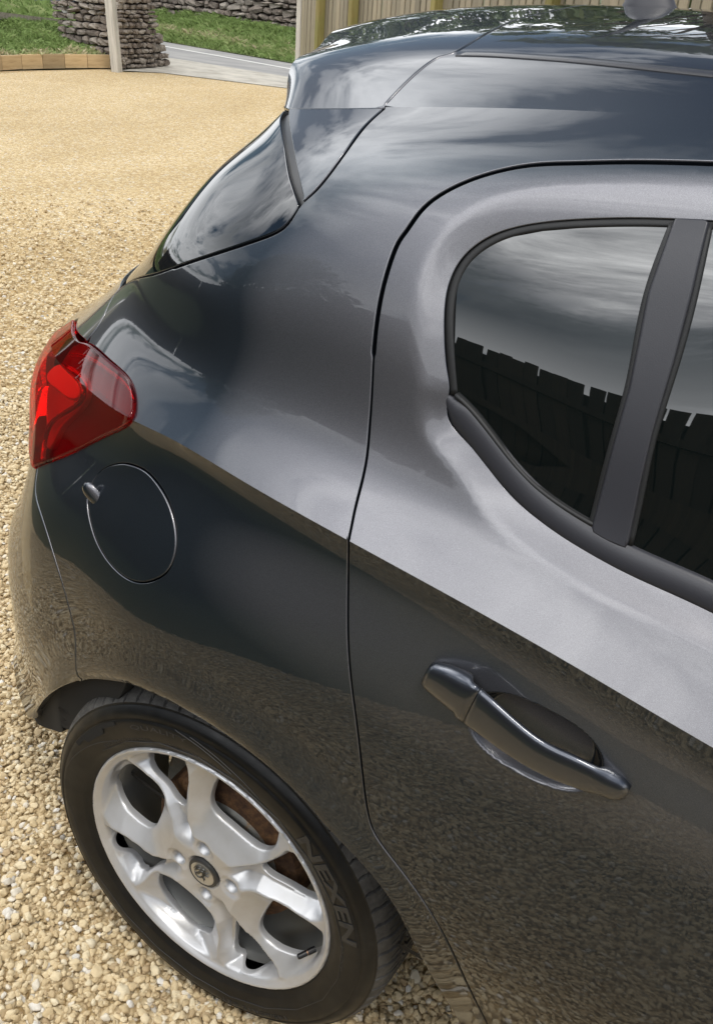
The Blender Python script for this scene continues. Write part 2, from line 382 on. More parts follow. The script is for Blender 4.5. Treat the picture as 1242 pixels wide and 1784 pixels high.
def panel(name, loft, outer, holes=(), step=.008, off=0.0, lip=.014, mat=None, parent=None, gap=.0018, hole_gap=None, hole_lip=None, crease=True, extra=(), roundr=.0016, fine=(), **k):
    """a skin panel: triangulated in the shell's parameters, with rolled edges that turn inwards"""
    outer = np.array(outer)
    if area(outer) < 0: outer = outer[::-1]
    outer = shrink(outer, gap) if gap else outer
    hs = []
    for h in holes:
        h = np.array(h)
        if area(h) < 0: h = h[::-1]
        hs.append(shrink(h, -(gap if hole_gap is None else hole_gap)))
    lo, hi = outer.min(0), outer.max(0)
    gx = np.arange(lo[0]+step/2, hi[0], step); gy = np.arange(lo[1]+step/2, hi[1], step*.9)
    X, Y = np.meshgrid(gx, gy); X = X + (np.arange(len(gy)) % 2)[:,None]*step*.5
    G = np.stack([X.ravel(), Y.ravel()], 1); ok = inside(G, outer)
    for h in hs: ok &= ~inside(G, h)
    G = G[ok]
    for L_ in [outer]+hs: G = G[dist_to(G, L_, True) > step*.55]
    for (uc_, vc_, ru_, st_) in fine:
        G = G[np.hypot(G[:,0]-uc_, G[:,1]-vc_) > ru_]
        fx = np.arange(-ru_, ru_, st_); FX, FY = np.meshgrid(uc_+fx, vc_+fx); g2 = np.stack([FX.ravel(), FY.ravel()], 1); g2 = g2[(np.hypot(g2[:,0]-uc_, g2[:,1]-vc_) < ru_-st_*.5) & (abs(g2[:,1]-VC) > st_)]
        G = np.vstack([G, g2])
    cl = []
    if crease and loft is BODY and lo[1] < VC < hi[1]:
        G = G[abs(G[:,1]-VC) > step*.4]
        cu = np.arange(lo[0]-.01, hi[0]+.01, step*.7); cl.append(np.stack([cu, np.full(len(cu), VC)], 1))
    V = [outer]+hs+cl; E = []; b = 0
    for i, L_ in enumerate([outer]+hs):
        n = len(L_); E += [(b+j, b+(j+1) % n) for j in range(n)]; b += n
    for L_ in cl: E += [(b+j, b+j+1) for j in range(len(L_)-1)]; b += len(L_)
    for e_ in extra: V.append(np.array(e_)); b += len(e_)
    V.append(G); A = np.vstack(V)
    r = delaunay_2d_cdt([Vector(q) for q in A.tolist()], E, [], 0, 1e-7)
    UV = np.array([tuple(q) for q in r[0]]); T = np.array([f for f in r[2] if len(f) == 3])
    cen = UV[T].mean(1); ok = inside(cen, outer)
    for h in hs: ok &= ~inside(cen, h)
    T = T[ok]; cen = cen[ok]
    a = UV[T]; ar = (a[:,1,0]-a[:,0,0])*(a[:,2,1]-a[:,0,1])-(a[:,1,1]-a[:,0,1])*(a[:,2,0]-a[:,0,0])
    T[ar < 0] = T[ar < 0][:, ::-1]; cen = UV[T].mean(1)
    used, inv = np.unique(T, return_inverse=True); T = inv.reshape(-1, 3); UV = UV[used]
    P = loft.full(UV[:,0], UV[:,1]); n0 = loft.normal(UV[:,0], UV[:,1]); P = P + n0*off
    # loop normals, each taken just inside its own face so creases stay crisp
    LU = UV[T].reshape(-1, 2); LC = np.repeat(cen, 3, 0); LU = LU+(LC-LU)*.06
    LN = loft.normal(LU[:,0], LU[:,1])
    # orientation: outward side is that of the numeric normal
    fn = np.cross(P[T[:,1]]-P[T[:,0]], P[T[:,2]]-P[T[:,0]])
    if (fn*n0[T[:,0]]).sum() < 0: T = T[:, ::-1]; LN = LN.reshape(-1, 3, 3)[:, ::-1].reshape(-1, 3)
    Vs = [P]; Fs = [tuple(t) for t in T]; NN = [LN]; base = len(P)
    for i, L_ in enumerate([outer]+hs):
        lp = lip if (i == 0 or hole_lip is None) else hole_lip
        if lp <= 0: continue
        p0 = loft.full(L_[:,0], L_[:,1]); nn = loft.normal(L_[:,0], L_[:,1]); p0 = p0+nn*off
        tt = np.roll(p0, -1, 0)-np.roll(p0, 1, 0); tt /= np.maximum(np.linalg.norm(tt, axis=1, keepdims=True), 1e-9)
        ou = np.cross(tt, nn)
        cc = p0.mean(0)
        s_ = 1.0 if i == 0 else -1.0
        # the loops run counter-clockwise in (u, v); find the outward side by a small test in parameter space
        tuv = np.roll(L_, -1, 0)-np.roll(L_, 1, 0); tuv /= np.maximum(np.linalg.norm(tuv, axis=1, keepdims=True), 1e-9)
        test = L_ + np.stack([tuv[:,1], -tuv[:,0]], 1)*1e-3*s_
        dd = loft.full(test[:,0], test[:,1])-loft.full(L_[:,0], L_[:,1]); sg = np.sign(np.sum(np.sign((dd*ou).sum(1))))
        ou = ou*sg
        rr = roundr
        rings = [p0, p0+ou*rr*.6-nn*rr*.25, p0+ou*rr-nn*rr, p0+ou*rr-nn*lp]
        rn = [nn, nn*.65+ou*.75, ou, ou]
        m = len(p0)
        for q in rings: Vs.append(q)
        for j in range(3):
            for c in range(m):
                d_ = (c+1) % m
                f = (base+j*m+c, base+j*m+d_, base+(j+1)*m+d_, base+(j+1)*m+c)
                nf = (rn[j][c], rn[j][d_], rn[j+1][d_], rn[j+1][c])
                v0, v1, v2 = rings[j][c], rings[j][d_], rings[j+1][d_]
                if np.dot(np.cross(v1-v0, v2-v0), nf[0]+nf[2]) < 0: f = f[::-1]; nf = nf[::-1]
                Fs.append(f); NN.append(np.array(nf))
        base += 4*m
    me = new_mesh(name, np.vstack(Vs), Fs, True)
    NNa = np.vstack(NN); NNa /= np.maximum(np.linalg.norm(NNa, axis=1, keepdims=True), 1e-9)
    me.normals_split_custom_set(NNa.tolist())
    return mesh_obj(name, me, mat, parent, **k)
def ribbon(name, loft, path_uv, width, height, mat, parent, n=9, closed=False, off=0.0, depth=.004, **k):
    """a moulding that lies on the shell along a path: a rounded cross-section; width may vary"""
    U = np.array(path_uv); P = loft.full(U[:,0], U[:,1]); nn = loft.normal(U[:,0], U[:,1])
    t = np.gradient(P, axis=0) if not closed else np.roll(P, -1, 0)-np.roll(P, 1, 0); t /= np.maximum(np.linalg.norm(t, axis=1, keepdims=True), 1e-9)
    b = np.cross(nn, t); w = np.array(width)*np.ones(len(P)); V = []; F = []
    th = np.linspace(0, math.pi, n)
    prof = [(-1.0, -depth)]+[(-math.cos(a), math.sin(a)**.7*height) for a in th]+[(1.0, -depth)]
    m = len(prof)
    for i in range(len(P)):
        hs = min(1.0, w[i]/max(w.max(), 1e-6)*1.5)
        for a, h in prof: V.append(P[i]+b[i]*a*w[i]/2+nn[i]*(off+(h*hs if h > 0 else h)))
    N_ = len(P)
    for i in range(N_ if closed else N_-1):
        for j in range(m-1):
            a, b_ = i*m+j, ((i+1) % N_)*m+j; F.append((a, a+1, b_+1, b_))
    if not closed: F += [tuple(range(m)), tuple((N_-1)*m+j for j in range(m))[::-1]]
    me = new_mesh(name, V, F, True)
    bm = bmesh.new(); bm.from_mesh(me); bmesh.ops.recalc_face_normals(bm, faces=bm.faces); bm.to_mesh(me); bm.free()
    return mesh_obj(name, me, mat, parent, **k)
# ---- curves measured on the car, carried onto its shells
def B(pix): return BODY.uvof(pix)
WC = np.array([0.0, 0.0, 0.308])                                       # wheel centre
DOORGAP = [(1242,285),(1093,282),(1001,284),(922,288),(848,303.7),(787,328),(738,362),(710,399),(695,420),(681,453),(667,501),(657,554),(650,622),(647,683),(643,743),(638.7,792),(630.6,836),(616.5,893),(606.4,941),(606.2,985.6),(605.6,1100),(613,1200),(623,1277),(633.6,1370),(646.5,1438),(667,1474),(713.7,1536),(755,1598),(786,1655),(817,1722),(848,1784)]
HATCH = [(210,500),(267,480),(354,449.6),(441,421),(480,406),(502,389),(523.5,356),(549.6,332),(597.4,271),(636.5,219),(669,184)]
LAMP = [(61,814),(101,799),(145,779),(188,757),(223,740),(233,725.5),(236,702),(233,679),(226,662),(209,644),(185.5,624),(156.5,601),(142,596.5),(133,583.5),(131.5,568)]
TGATE = [(151,595),(174,563),(185.5,540),(198,516),(210,500)]
BGAP = [(66,815),(62,853),(70,891),(87.5,946),(108,1013),(122.5,1066),(137,1133),(143,1187)]
ARCH = [(143,1187),(159,1184.5),(193,1187),(246,1199),(289,1218),(342.6,1242.5),(383.6,1266.6),(430,1298),(500,1355),(551,1407.7),(569,1430),(608,1470),(656.6,1525.6),(692.8,1578.7),(720.6,1632),(753,1694.7)]
ARCHR = [(58,1252),(62,1238),(75,1221),(100,1201),(120,1191.5),(143,1187)]
UM, VM_ = BODY.tu[-1], BODY.tv[-1]
def sp(P, step=.006): return smooth_path(P, step)
dg = B(DOORGAP); arch = B(ARCH); arr = B(ARCHR)
# shape of the shell beside windows, handle, arches
OPEN_TOP = [(1500,384),(1242,374.7),(1113,370),(982,374.7),(903.6,385.6),(851,403),(807.5,433.7),(781,473),(769,516.8),(766,582),(770,643),(774,683)]
OPEN_BOT = [(772.5,731),(816,783.5),(873,853.5),(938.6,910),(1026,962.8),(1113.5,1011),(1242,1072),(1400,1160),(1520,1228)]
ob = B(OPEN_TOP+OPEN_BOT)
opening = smooth_path(ob, .006)
UFD = .46                                                              # front end of the rear door in u
def close_front(path, u_):
    """cut an open path that runs forward, back at the front edge u_"""
    return path[path[:,0] > u_]
top_front = [UFD+.05, np.interp(UFD+.05, sorted(opening[:len(opening)//3,0]), opening[:len(opening)//3,1][np.argsort(opening[:len(opening)//3,0])])]
wopen = opening[opening[:,0] > UFD+.05]
wopen = resample(wopen, .006, True)
o3 = BODY.base(wopen[:,0], wopen[:,1]); oxz = o3[:, [0, 2]]
HC = np.array([.437, .852]); hd = at(1036,1310,y=-.004)-at(840,1215,y=-.004); HA = math.atan2(hd[2], hd[0])
_q = [at(*p_, y=-.004) for p_ in ((850.6,1202),(944,1206.6),(1036,1315),(831,1281),(940,1355),(988,1368))]
HC = np.mean([(q[0], q[2]) for q in _q], 0)
HUV = BODY.uvof([tuple(project(np.array([[HC[0], -.004, HC[1]]]))[0])])[0]
def disp(P):
    xz = P[:, [0, 2]]; d = np.full(len(P), 9.0)
    near = (P[:,2] > .84) & (P[:,0] > .1) & (P[:,2] < 1.42)
    if near.any():
        dn = dist_to(xz[near], oxz, True); ins = inside(xz[near], oxz); dn[ins] = 0; d[near] = dn
    s_ = .0022; cove = -.36*s_*np.log1p(np.exp(np.clip((.026-d)/s_, -30, 30)))
    r = np.hypot(P[:,0]-WC[0], P[:,2]-WC[2])
    t = np.clip((r-.343)/.085, 0, 1); low = np.clip((P[:,0]+.5)/.2, 0, 1)
    flare = .0075*np.sin(np.pi*t**.62)**1.0*(1-t)*1.3*low*(P[:,2] < .8)
    a = xz-HC; ca, sa = math.cos(HA), math.sin(HA); lx = (a[:,0]*ca+a[:,1]*sa)/.073; lz = (-a[:,0]*sa+a[:,1]*ca)/.044
    e = np.clip((1.0-(np.abs(lx)**2.4+np.abs(lz)**2.4)**(1/2.4))/.24, 0, 1); bowl = -.024*(e*e*(3-2*e))*(P[:,1] < .3)
    lip = .0014*np.exp(-((np.abs(lx)**2.4+np.abs(lz)**2.4)**(1/2.4)-1.04)**2/.004)*(P[:,1] < .3)
    return cove+flare+bowl
BODY.disp = disp

car = empty('hatchback_car', (0, .87, 0), label='dark metallic grey hatchback parked on the gravel, seen close over its rear side', cat='car')
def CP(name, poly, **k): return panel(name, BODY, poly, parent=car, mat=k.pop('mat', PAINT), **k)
def garr(poly, g, zero): 
    a = np.full(len(poly), g); a[zero(poly)] = 0; return a

# quarter panel with the roof rail above the door
dgs = sp(dg); dgf = np.vstack([np.linspace((.02, dgs[0,1]-.0), dgs[0], 60)[:-1], dgs])
up = BODY.tv[-1]
hat = sp(B(HATCH)); hat = np.vstack([hat, [(hat[-1,0]-.004, up)]]) if hat[-1,1] < up else hat
lampc = sp(B(LAMP)); tg = sp(B(TGATE)); bg_ = sp(B(BGAP)); ar = sp(arch)
sill_f = np.array([(dgs[-1,0]-.01, .0)])
q1 = [np.vstack([lampc[(lampc[:,0] > 0)]])]
lam_q = lampc[np.argmin(np.linalg.norm(lampc-B([(66,813)])[0], axis=1)):]
lam_q = lam_q[:np.argmin(np.linalg.norm(lam_q-B([(153,597)])[0], axis=1))]
arch_end = ar[-1]
bottom_front = resample(np.array([arch_end, (arch_end[0]-.05, .06), (arch_end[0]-.10, .0), (dgs[-1,0]-.03, .0), tuple(dgs[-1])]), .006)[1:-1]
quarter = np.vstack([lam_q, tg[1:-1], hat[1:], resample(np.array([hat[-1], (.02, up)]), .02)[1:-1], [(.02, up), ], dgf, bottom_front[::-1], ar[::-1], bg_[::-1][1:-1]])
FLAPC = [(152,872),(160,840),(180,816),(205,806),(222,805.5),(250,815),(275,838),(297,876),(309,925),(307,965),(295,995),(275,1011),(250,1017.5),(225,1012),(195,988),(170,950),(156,908)]
flap = smooth_path(B(FLAPC), .004, True)
qg = np.full(len(quarter), .0022); qg[quarter[:,1] > up-.002] = 0; qg[quarter[:,0] < .021] = 0
wide = (quarter[:,1] > BODY.tv[8]) & (quarter[:,1] < up-.002); qg[wide] = .0040
def qpanel():
    return CP('quarter_panel', quarter, holes=[flap], gap=0, step=.0085)
def shrink_arr(poly, g):
    poly = np.array(poly); g = np.array(g)*np.ones(len(poly))
    if area(poly) < 0: poly = poly[::-1]; g = g[::-1]
    return shrink(poly, g), g
qp, qg2 = shrink_arr(quarter, qg)
def lipless(name, poly, **k): return CP(name, poly, gap=0, **k)
lipless('quarter_panel', qp, holes=[flap], hole_gap=.0004, step=.0085)
fl_o = CP('fuel_flap', flap, gap=.0034, step=.008, off=.0002, roundr=.0022, lip=.008)
# door and its neighbour in front
dfront = np.array([(UFD, dgf[:,1][np.argmin(abs(dgf[:,0]-UFD))]), (UFD, 0.0)])
d_rear = dgf[dgf[:,0] > UFD]
door = np.vstack([d_rear, [(dgs[-1,0]-.03, .0)], resample(np.array([(dgs[-1,0]-.03, 0), (UFD, 0)]), .02)[1:], resample(np.array([(UFD, 0), tuple(d_rear[0])]), .01)[1:-1]])
dgp = np.full(len(door), .0024); dgp[:len(d_rear)][(d_rear[:,1] > BODY.tv[8])] = .0036
dp, _ = shrink_arr(door, dgp)
lipless('rear_door', dp, holes=[wopen], hole_gap=.0004, hole_lip=.012, step=.0080, fine=[(*HUV, .094, .0019)])
fd = np.array([(UFD-.004, d_rear[0,1]), (UFD-.004, 0), (.05, 0), (.05, d_rear[0,1])])
fhole = np.array([(UFD-.05, wopen[:,1].max()-.01), (UFD-.05, wopen[np.argmin(wopen[:,0]),1]+.03), (.08, VC+.12), (.08, wopen[:,1].max()-.01)])
lipless('front_door', resample(fd, .02, True), holes=[resample(fhole, .02, True)], step=.03)
panel('front_window', BODY, resample(shrink(fhole, -.01), .02, True), off=-.012, lip=0, gap=0, step=.03, mat=GLASS, parent=car)
# windows
panel('window_seal', BODY, wopen, off=-.0055, lip=.004, gap=-.004, step=.02, mat=RUBBER, parent=car)
G1 = [(1166,384),(1100,383.5),(1026,385.6),(938.6,394),(873,407),(825,429),(798.7,460),(787.8,503.6),(784.7,560),(783.4,626),(781,683),(816,718),(864,779),(917,840),(982,888),(1040,922),(1100,950),(1150,700),(1190,500),(1205,384)]
g1 = resample(B(G1), .006, True)
panel('quarter_window', BODY, g1, off=-.0035, lip=.003, gap=0, step=.018, mat=GLASS, parent=car, roundr=.001)
G2 = [(1228,385),(1190,560),(1126,757),(1075,945),(1157,988),(1242,1022),(1400,1108),(1500,1160),(1540,800),(1560,400),(1400,386)]
g2 = resample(B(G2), .006, True); g2 = g2[g2[:,0] > UFD+.055]
panel('rear_door_window', BODY, g2, off=-.0035, lip=.003, gap=0, step=.018, mat=GLASS, parent=car, roundr=.001)
PT = [(1177,377),(1160,425),(1131,508),(1113,600),(1097,680),(1066,790),(1030,926),(1055,941),(1085,953),(1106,850),(1128,757),(1166,630),(1200,500),(1229,379)]
pt = resample(B(PT), .005, True)
panel('window_pillar_trim', BODY, pt, off=.0030, lip=.006, gap=0, step=.012, mat=TRIM, parent=car, roundr=.003)
for e_ in ([(1170,379),(1152,425),(1124,508),(1105,600),(1089,680),(1058,790),(1023,926)], [(1234,379),(1208,500),(1174,630),(1135,757),(1114,850),(1092,953)]):
    ribbon('pillar_seal', BODY, sp(B(e_), .01), .007, .0022, RUBBER, car, n=6, off=-.002)
SC_ = [(761,681),(770,694),(787,716),(831,769),(889,838),(954,896),(1038,950),(1124,993),(1242,1046),(1400,1131),(1515,1193)]
sc = sp(B(SC_), .008); w_ = np.clip(np.linspace(0, 1, len(sc))*14, .22, 1)*.029
ribbon('waist_moulding', BODY, sc, w_, .0075, TRIM, car, n=12, off=-.004, depth=.004)
ribbon('waist_seal', BODY, sp(B([(786,690),(818,722),(866,783),(919,843),(984,891),(1036,921)]), .008), .006, .004, RUBBER, car, n=6, off=-.002)
# black seal round the opening, just inside the paint
tr = np.array([p_ for p_ in wopen]); 
ribbon('window_surround_seal', BODY, smooth_path(B([(1500,390),(1242,380),(1113,376),(982,381),(906,391),(855,409),(813,439),(789,475),(777,518),(774,582),(777,643),(781,690)]), .006), .0095, .0030, RUBBER, car, n=7, off=-.0045)
# hatch glass and spoiler side
SPL = [(497,176),(491,219),(502,276),(515,323),(526,353)]
hg = B(HATCH); 
hs_ = sp(hg[:7]); top_uv = B([(520,195)])[0]
ge = resample(np.vstack([hs_, sp(B(SPL[::-1]))[1:], [(BODY.tu[9]-.0, up-.004), (UM-.02, up-.004), (UM-.02, hs_[0,1]+.012), (BODY.tu[10], hs_[0,1]+.012), (BODY.tu[9]+.03, hs_[0,1]+.008)]]), .008, True)
panel('rear_window_seal', BODY, resample(shrink(ge, -.006), .01, True), off=-.011, lip=0, gap=0, step=.02, mat=BLACK, parent=car)
HG = material('rear_window_glass', (.004,.006,.008), .02, 0, 0, .0, .5, IOR=1.8)
panel('rear_window', BODY, ge, off=-.0035, lip=.006, gap=.0085, step=.014, mat=HG, parent=car, roundr=.002)
spl_edge = sp(B([(526,345),(519,315),(509,262),(502,215),(503,187)]))
hs2 = sp(hg[6:]); hs2 = np.vstack([hs2, hat[-1:]])
spp = np.vstack([hs2, resample(np.array([hat[-1], (spl_edge[-1,0], up)]), .008)[1:], spl_edge[::-1]])
sgp = np.full(len(spp), .0030); sgp[spp[:,1] > up-.0015] = 0
spq, _ = shrink_arr(resample(spp, .006, True), .0042)
lipless('spoiler_side', spq, step=.008, lip=.006)
bk = resample(np.vstack([B([(545,338)]), B([(640,215)]), [(hat[-1,0], up-.002)], [(spl_edge[-1,0]+.05, up-.002)], B([(478,190)]), B([(482,240)]), B([(500,300)]), B([(515,350)]), B([(528,365)])]), .006, True)
panel('spoiler_seal', BODY, bk, off=-.0095, lip=.0, gap=0, step=.02, mat=BLACK, parent=car)
# roof, spoiler top
ru = ROOF.uvof([(669,184),(713,138),(768,98),(787,93),(848,58),(909.5,30.7),(971,17)])
rv = ROOF.tv; vc = rv[4]
near = np.vstack([[(hat[-1,0]*0+ru[0,0], 0.0)], ru])
far = np.array([(u_, rv[-1]-v_) for u_, v_ in near])[::-1]
gapline = smooth_path(np.vstack([near[near[:,1] < vc-.06], far[far[:,1] > vc+.06]]), .008)
RU = ROOF.tu[-1]
rp = np.vstack([gapline, [(.02, rv[-1])], resample(np.array([(.02, rv[-1]), (.02, 0)]), .03)[1:], resample(np.array([(.02, 0), tuple(gapline[0])]), .02)[1:-1]])
g_ = np.full(len(rp), 0.0); g_[:len(gapline)] = .0034
rpp, _ = shrink_arr(rp, g_)
panel('roof_panel', ROOF, rpp, gap=0, step=.016, lip=.012, mat=PAINT, parent=car)
sp2 = np.vstack([gapline, resample(np.array([(gapline[-1,0], rv[-1]), (RU-.002, rv[-1]), (RU-.002, 0.0), tuple(gapline[0])]), .012)[:-1]])
g_ = np.full(len(sp2), 0.0); g_[:len(gapline)] = .0034
spx, _ = shrink_arr(sp2, g_)
panel('spoiler', ROOF, spx, gap=0, step=.012, lip=.025, mat=PAINT, parent=car, roundr=.004)
dl = ROOF.uvof([(797,94),(850,95),(920,99),(1000,105),(1120,117),(1242,130)]); dl = np.vstack([sp(dl, .01), [(.03, dl[-1,1])]])
DITCH = material('roof_ditch_moulding', (.022,.022,.026), .35, 0, .3)
ribbon('roof_moulding', ROOF, resample(dl, .012), .012, .0018, DITCH, car, n=6, off=.0)
# tailgate corner between glass and lamp, bumper, lamp
tgate = resample(np.vstack([tg, [(BODY.tu[9], tg[-1,1]+.01), (UM-.02, tg[-1,1]+.012), (UM-.02, BODY.tv[4]), (2.325, BODY.tv[4]), (2.32, VC-.03), (2.302, VC+.002), (2.28, VC+.021), (lampc[-1,0]+.04, lampc[-1,1]+.001)], lampc[::-1][:3]]), .008, True)
panel('tailgate', BODY, tgate, gap=.0016, step=.014, mat=PAINT, parent=car)
b3 = BODY.tu
rear_arch = sp(arr)[::-1]                                              # from arch top backwards and down
bump = np.vstack([bg_, rear_arch[1:], [(rear_arch[-1,0]+.012, rear_arch[-1,1]-.030), (b3[9], .10), (b3[10], .06), (UM-.02, .05), (UM-.02, BODY.tv[4]-.02), (b3[9]+.06, BODY.tv[4]+.01)], B([(61,816)])])
bump = resample(bump, .007, True)
panel('rear_bumper', BODY, bump, gap=.0018, step=.012, mat=PAINT, parent=car, lip=.02, roundr=.003)
ret = smooth_path(B([(200,1176),(110,1182),(66,1204),(46,1240),(48,1262),(74,1277),(112,1278),(150,1262),(190,1225)]), .005, True)
panel('arch_dark_fill', BODY, ret, off=-.016, lip=.1, gap=0, step=.012, mat=LINER, parent=car)  # black patch standing in for the dark hollow behind the arch edge
# tail lamp
lens = resample(np.vstack([lampc, [(lampc[-1,0]+.03, lampc[-1,1]-.001), (2.262, VC+.020), (2.285, VC+.002), (2.30, VC-.03), (2.32, BODY.tv[4]+.03), (2.24, BODY.tv[4]+.005)]]), .005, True)
LENS = bpy.data.materials.new('red_lamp_lens'); LENS.use_nodes = True
q = NT(LENS); t_ = q.t; t_.nodes.remove(q.b)
tr_ = q.n('ShaderNodeBsdfTransparent'); tr_.inputs[0].default_value = (1.0, .02, .035, 1)
gl_ = q.n('ShaderNodeBsdfGlossy'); gl_.inputs['Roughness'].default_value = .012; gl_.inputs[0].default_value = (1,1,1,1)
fr = q.n('ShaderNodeFresnel'); fr.inputs[0].default_value = 1.48
df = q.n('ShaderNodeBsdfDiffuse'); df.inputs[0].default_value = (.26, .0008, .004, 1); m0 = q.n('ShaderNodeMixShader'); m0.inputs[0].default_value = .12; q.l(tr_.outputs[0], m0.inputs[1]); q.l(df.outputs[0], m0.inputs[2])
ms = q.n('ShaderNodeMixShader'); fm = q.n('ShaderNodeMath', operation='MULTIPLY'); fm.inputs[1].default_value = .62; q.l(fr.outputs[0], fm.inputs[0]); q.l(fm.outputs[0], ms.inputs[0]); q.l(m0.outputs[0], ms.inputs[1]); q.l(gl_.outputs[0], ms.inputs[2])
q.l(ms.outputs[0], t_.nodes['Material Output'].inputs[0])
lamp = empty('tail_lamp', (-.3, .15, .9), parent=None)
lamp.parent = car; lamp.matrix_parent_inverse = car.matrix_basis.inverted()
panel('lamp_lens', BODY, lens, gap=.0016, step=.008, off=.0055, mat=LENS, parent=lamp, lip=.022, roundr=.0035)
HOUS = material('lamp_housing', (.09,.06,.06), .4, .2)
RED1 = material('lamp_reflector', (.75,.55,.55), .25, .5)
RED2 = material('lamp_diffuser', (1.0,.85,.85), .4, 0)
panel('lamp_housing', BODY, lens, gap=.004, step=.02, off=-.030, mat=HOUS, parent=lamp, lip=.01)
def inner(name, pix, off, mat, more=(), lip=.016):
    c = np.vstack([B(pix)]+([np.array(more)] if len(more) else []))
    panel(name, BODY, smooth_path(c, .004, True), gap=0, step=.01, off=off, mat=mat, parent=lamp, lip=lip, roundr=.003)
inner('lamp_reflector', [(70,640),(92,628),(118,655),(126,682),(112,708),(82,738),(62,775),(56,745),(56,690)], -.020, RED1)
inner('lamp_diffuser', [(72,648),(86,634),(104,640),(120,664),(124,686),(112,690),(92,676),(76,662)], -.010, RED2, lip=.008)
FR = material('lamp_chrome_trim', (.35,.2,.2), .25, .9)
ribbon('lamp_trim', BODY, sp(B([(72,798),(110,786),(150,768),(190,748),(218,733),(226,715)]), .006), .009, .003, FR, lamp, n=6, off=-.020)
ribbon('lamp_trim', BODY, sp(B([(60,800),(63,770),(72,740),(100,715),(130,690),(128,670),(112,648),(96,630)]), .006), .005, .003, FR, lamp, n=6, off=-.012)
ribbon('lamp_trim', BODY, sp(B([(112,610),(140,615),(180,640),(212,668),(222,690)]), .006), .006, .003, FR, lamp, n=6, off=-.012)
# inner shell, closed so that no daylight shows through the joints
RA = .352
th = np.linspace(0, 2*np.pi, 70, endpoint=False)
def uv_of_xz(x, z):
    U, V = np.meshgrid(np.linspace(0, UM*.75, 150), np.linspace(0, BODY.tv[6], 90)); P = BODY.base(U.ravel(), V.ravel())
    return np.array([(U.ravel()[k], V.ravel()[k]) for k in (np.argmin((P[:,0]-a)**2+(P[:,2]-b)**2) for a, b in zip(x, z))])
BODY2 = Loft(ROWS, splits=(6,))
circ = uv_of_xz(RA*np.cos(th), WC[2]+RA*np.sin(th)); circ[:,1] = np.maximum(circ[:,1], .145)
hole = circ
full = resample(np.array([(0, .13), (UM, .13), (UM, up), (0, up)], float)+np.array([(.002,.002),(-.002,.002),(-.002,-.002),(.002,-.002)]), .04, True)
panel('inner_shell', BODY2, full, holes=[resample(hole, .02, True)], off=-.034, lip=0, gap=0, step=.035, mat=INNER, parent=car, crease=False)
panel('inner_shell', ROOF, resample(np.array([(.002,.002),(RU-.01,.002),(RU-.01,rv[-1]-.002),(.002,rv[-1]-.002)]), .04, True), off=-.022, lip=0, gap=0, step=.05, mat=INNER, parent=car)
ml = MB(); ths = np.linspace(R(9), R(152), 40); V_ = []; F_ = []
for a in ths:
    y0_ = .030+.048*max(0, min(1, (math.degrees(a)-125)/35))
    for y_, rr in ((y0_, RA+.004), (y0_+.06, RA+.006), (.30, RA+.0), (.34, .12)): V_.append((rr*math.cos(a), y_, WC[2]+rr*math.sin(a)))
for i in range(len(ths)-1):
    for j in range(3): F_.append((i*4+j, i*4+j+1, i*4+j+5, i*4+j+4))
ml.add(V_, F_); ml.build('wheel_arch_liner', LINER, car)
under = MB(); under.box((1.12, .92, .255), (1.24, 1.30, .05)); under.box((0, 1.04, .30), (.80, 1.0, .05)); under.box((-.44, .87, .31), (.12, 1.2, .05)); under.box((1.74, .87, .75), (.02, 1.55, 1.1)); under.build('underbody', INNER, car)
# far side, plain
U, V = np.meshgrid(np.linspace(0, UM, 36), np.linspace(0, up, 30)); P = BODY2.base(U.ravel(), V.ravel()); P[:,1] = 1.74-P[:,1]
F_ = [(r_*36+c, r_*36+c+36, r_*36+c+37, r_*36+c+1) for r_ in range(29) for c in range(35)]
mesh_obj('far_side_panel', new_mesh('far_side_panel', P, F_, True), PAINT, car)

# ---- door handle
HP = material('handle_paint', (.075,.082,.10), .36, .9, 1.0, .02); 
def hpt(px, py, y=-.030): return at(px, py, y=y)
UPX = None
handle = empty('door_handle', tuple(hpt(917,1285))); handle.parent = car; handle.matrix_parent_inverse = car.matrix_basis.inverted()
def bar(name, stations, mat, parent, n=20, endcap=True):
    """grip: superellipse sections between an upper and a lower edge, depth out of the door"""
    V = []; F = []
    m = len(stations)
    for (pu, pl_, yo, yi) in stations:
        a, b = np.array(pu), np.array(pl_); c = (a+b)/2; h = (a-b)/2
        for k in range(n):
            t = 2*math.pi*k/n; cy, sy = math.cos(t), math.sin(t)
            e = lambda v: math.copysign(abs(v)**.82, v)
            yy = (yo+yi)/2 + e(sy)*(yi-yo)/2
            p_ = c + h*e(cy); V.append((p_[0], yy, p_[2]))
    for i in range(m-1):
        for k in range(n): F.append((i*n+k, i*n+(k+1) % n, (i+1)*n+(k+1) % n, (i+1)*n+k))
    F += [tuple(range(n)), tuple((m-1)*n+k for k in range(n))[::-1]]
    me = new_mesh(name, V, F, True)
    bm = bmesh.new(); bm.from_mesh(me); bmesh.ops.recalc_face_normals(bm, faces=bm.faces); bm.to_mesh(me); bm.free()
    return mesh_obj(name, me, mat, parent)
UP_ = [(750,1156),(790,1170),(822,1189),(857,1218),(895,1252),(935,1284),(970,1304),(1005.5,1320),(1050,1342),(1080,1357),(1099,1370)]
LO_ = [(733,1194),(762,1222),(790,1246),(831,1276),(872,1306),(918,1335),(960,1356),(1005.5,1373),(1045,1387),(1070,1394),(1088,1391)]
def yo_(t): return -.012-.019*math.sin(math.pi*min(1, max(0, t*1.0)))**.6
ups = smooth_path(UP_, 8); los = smooth_path(LO_, 8); nS = 34
st = []
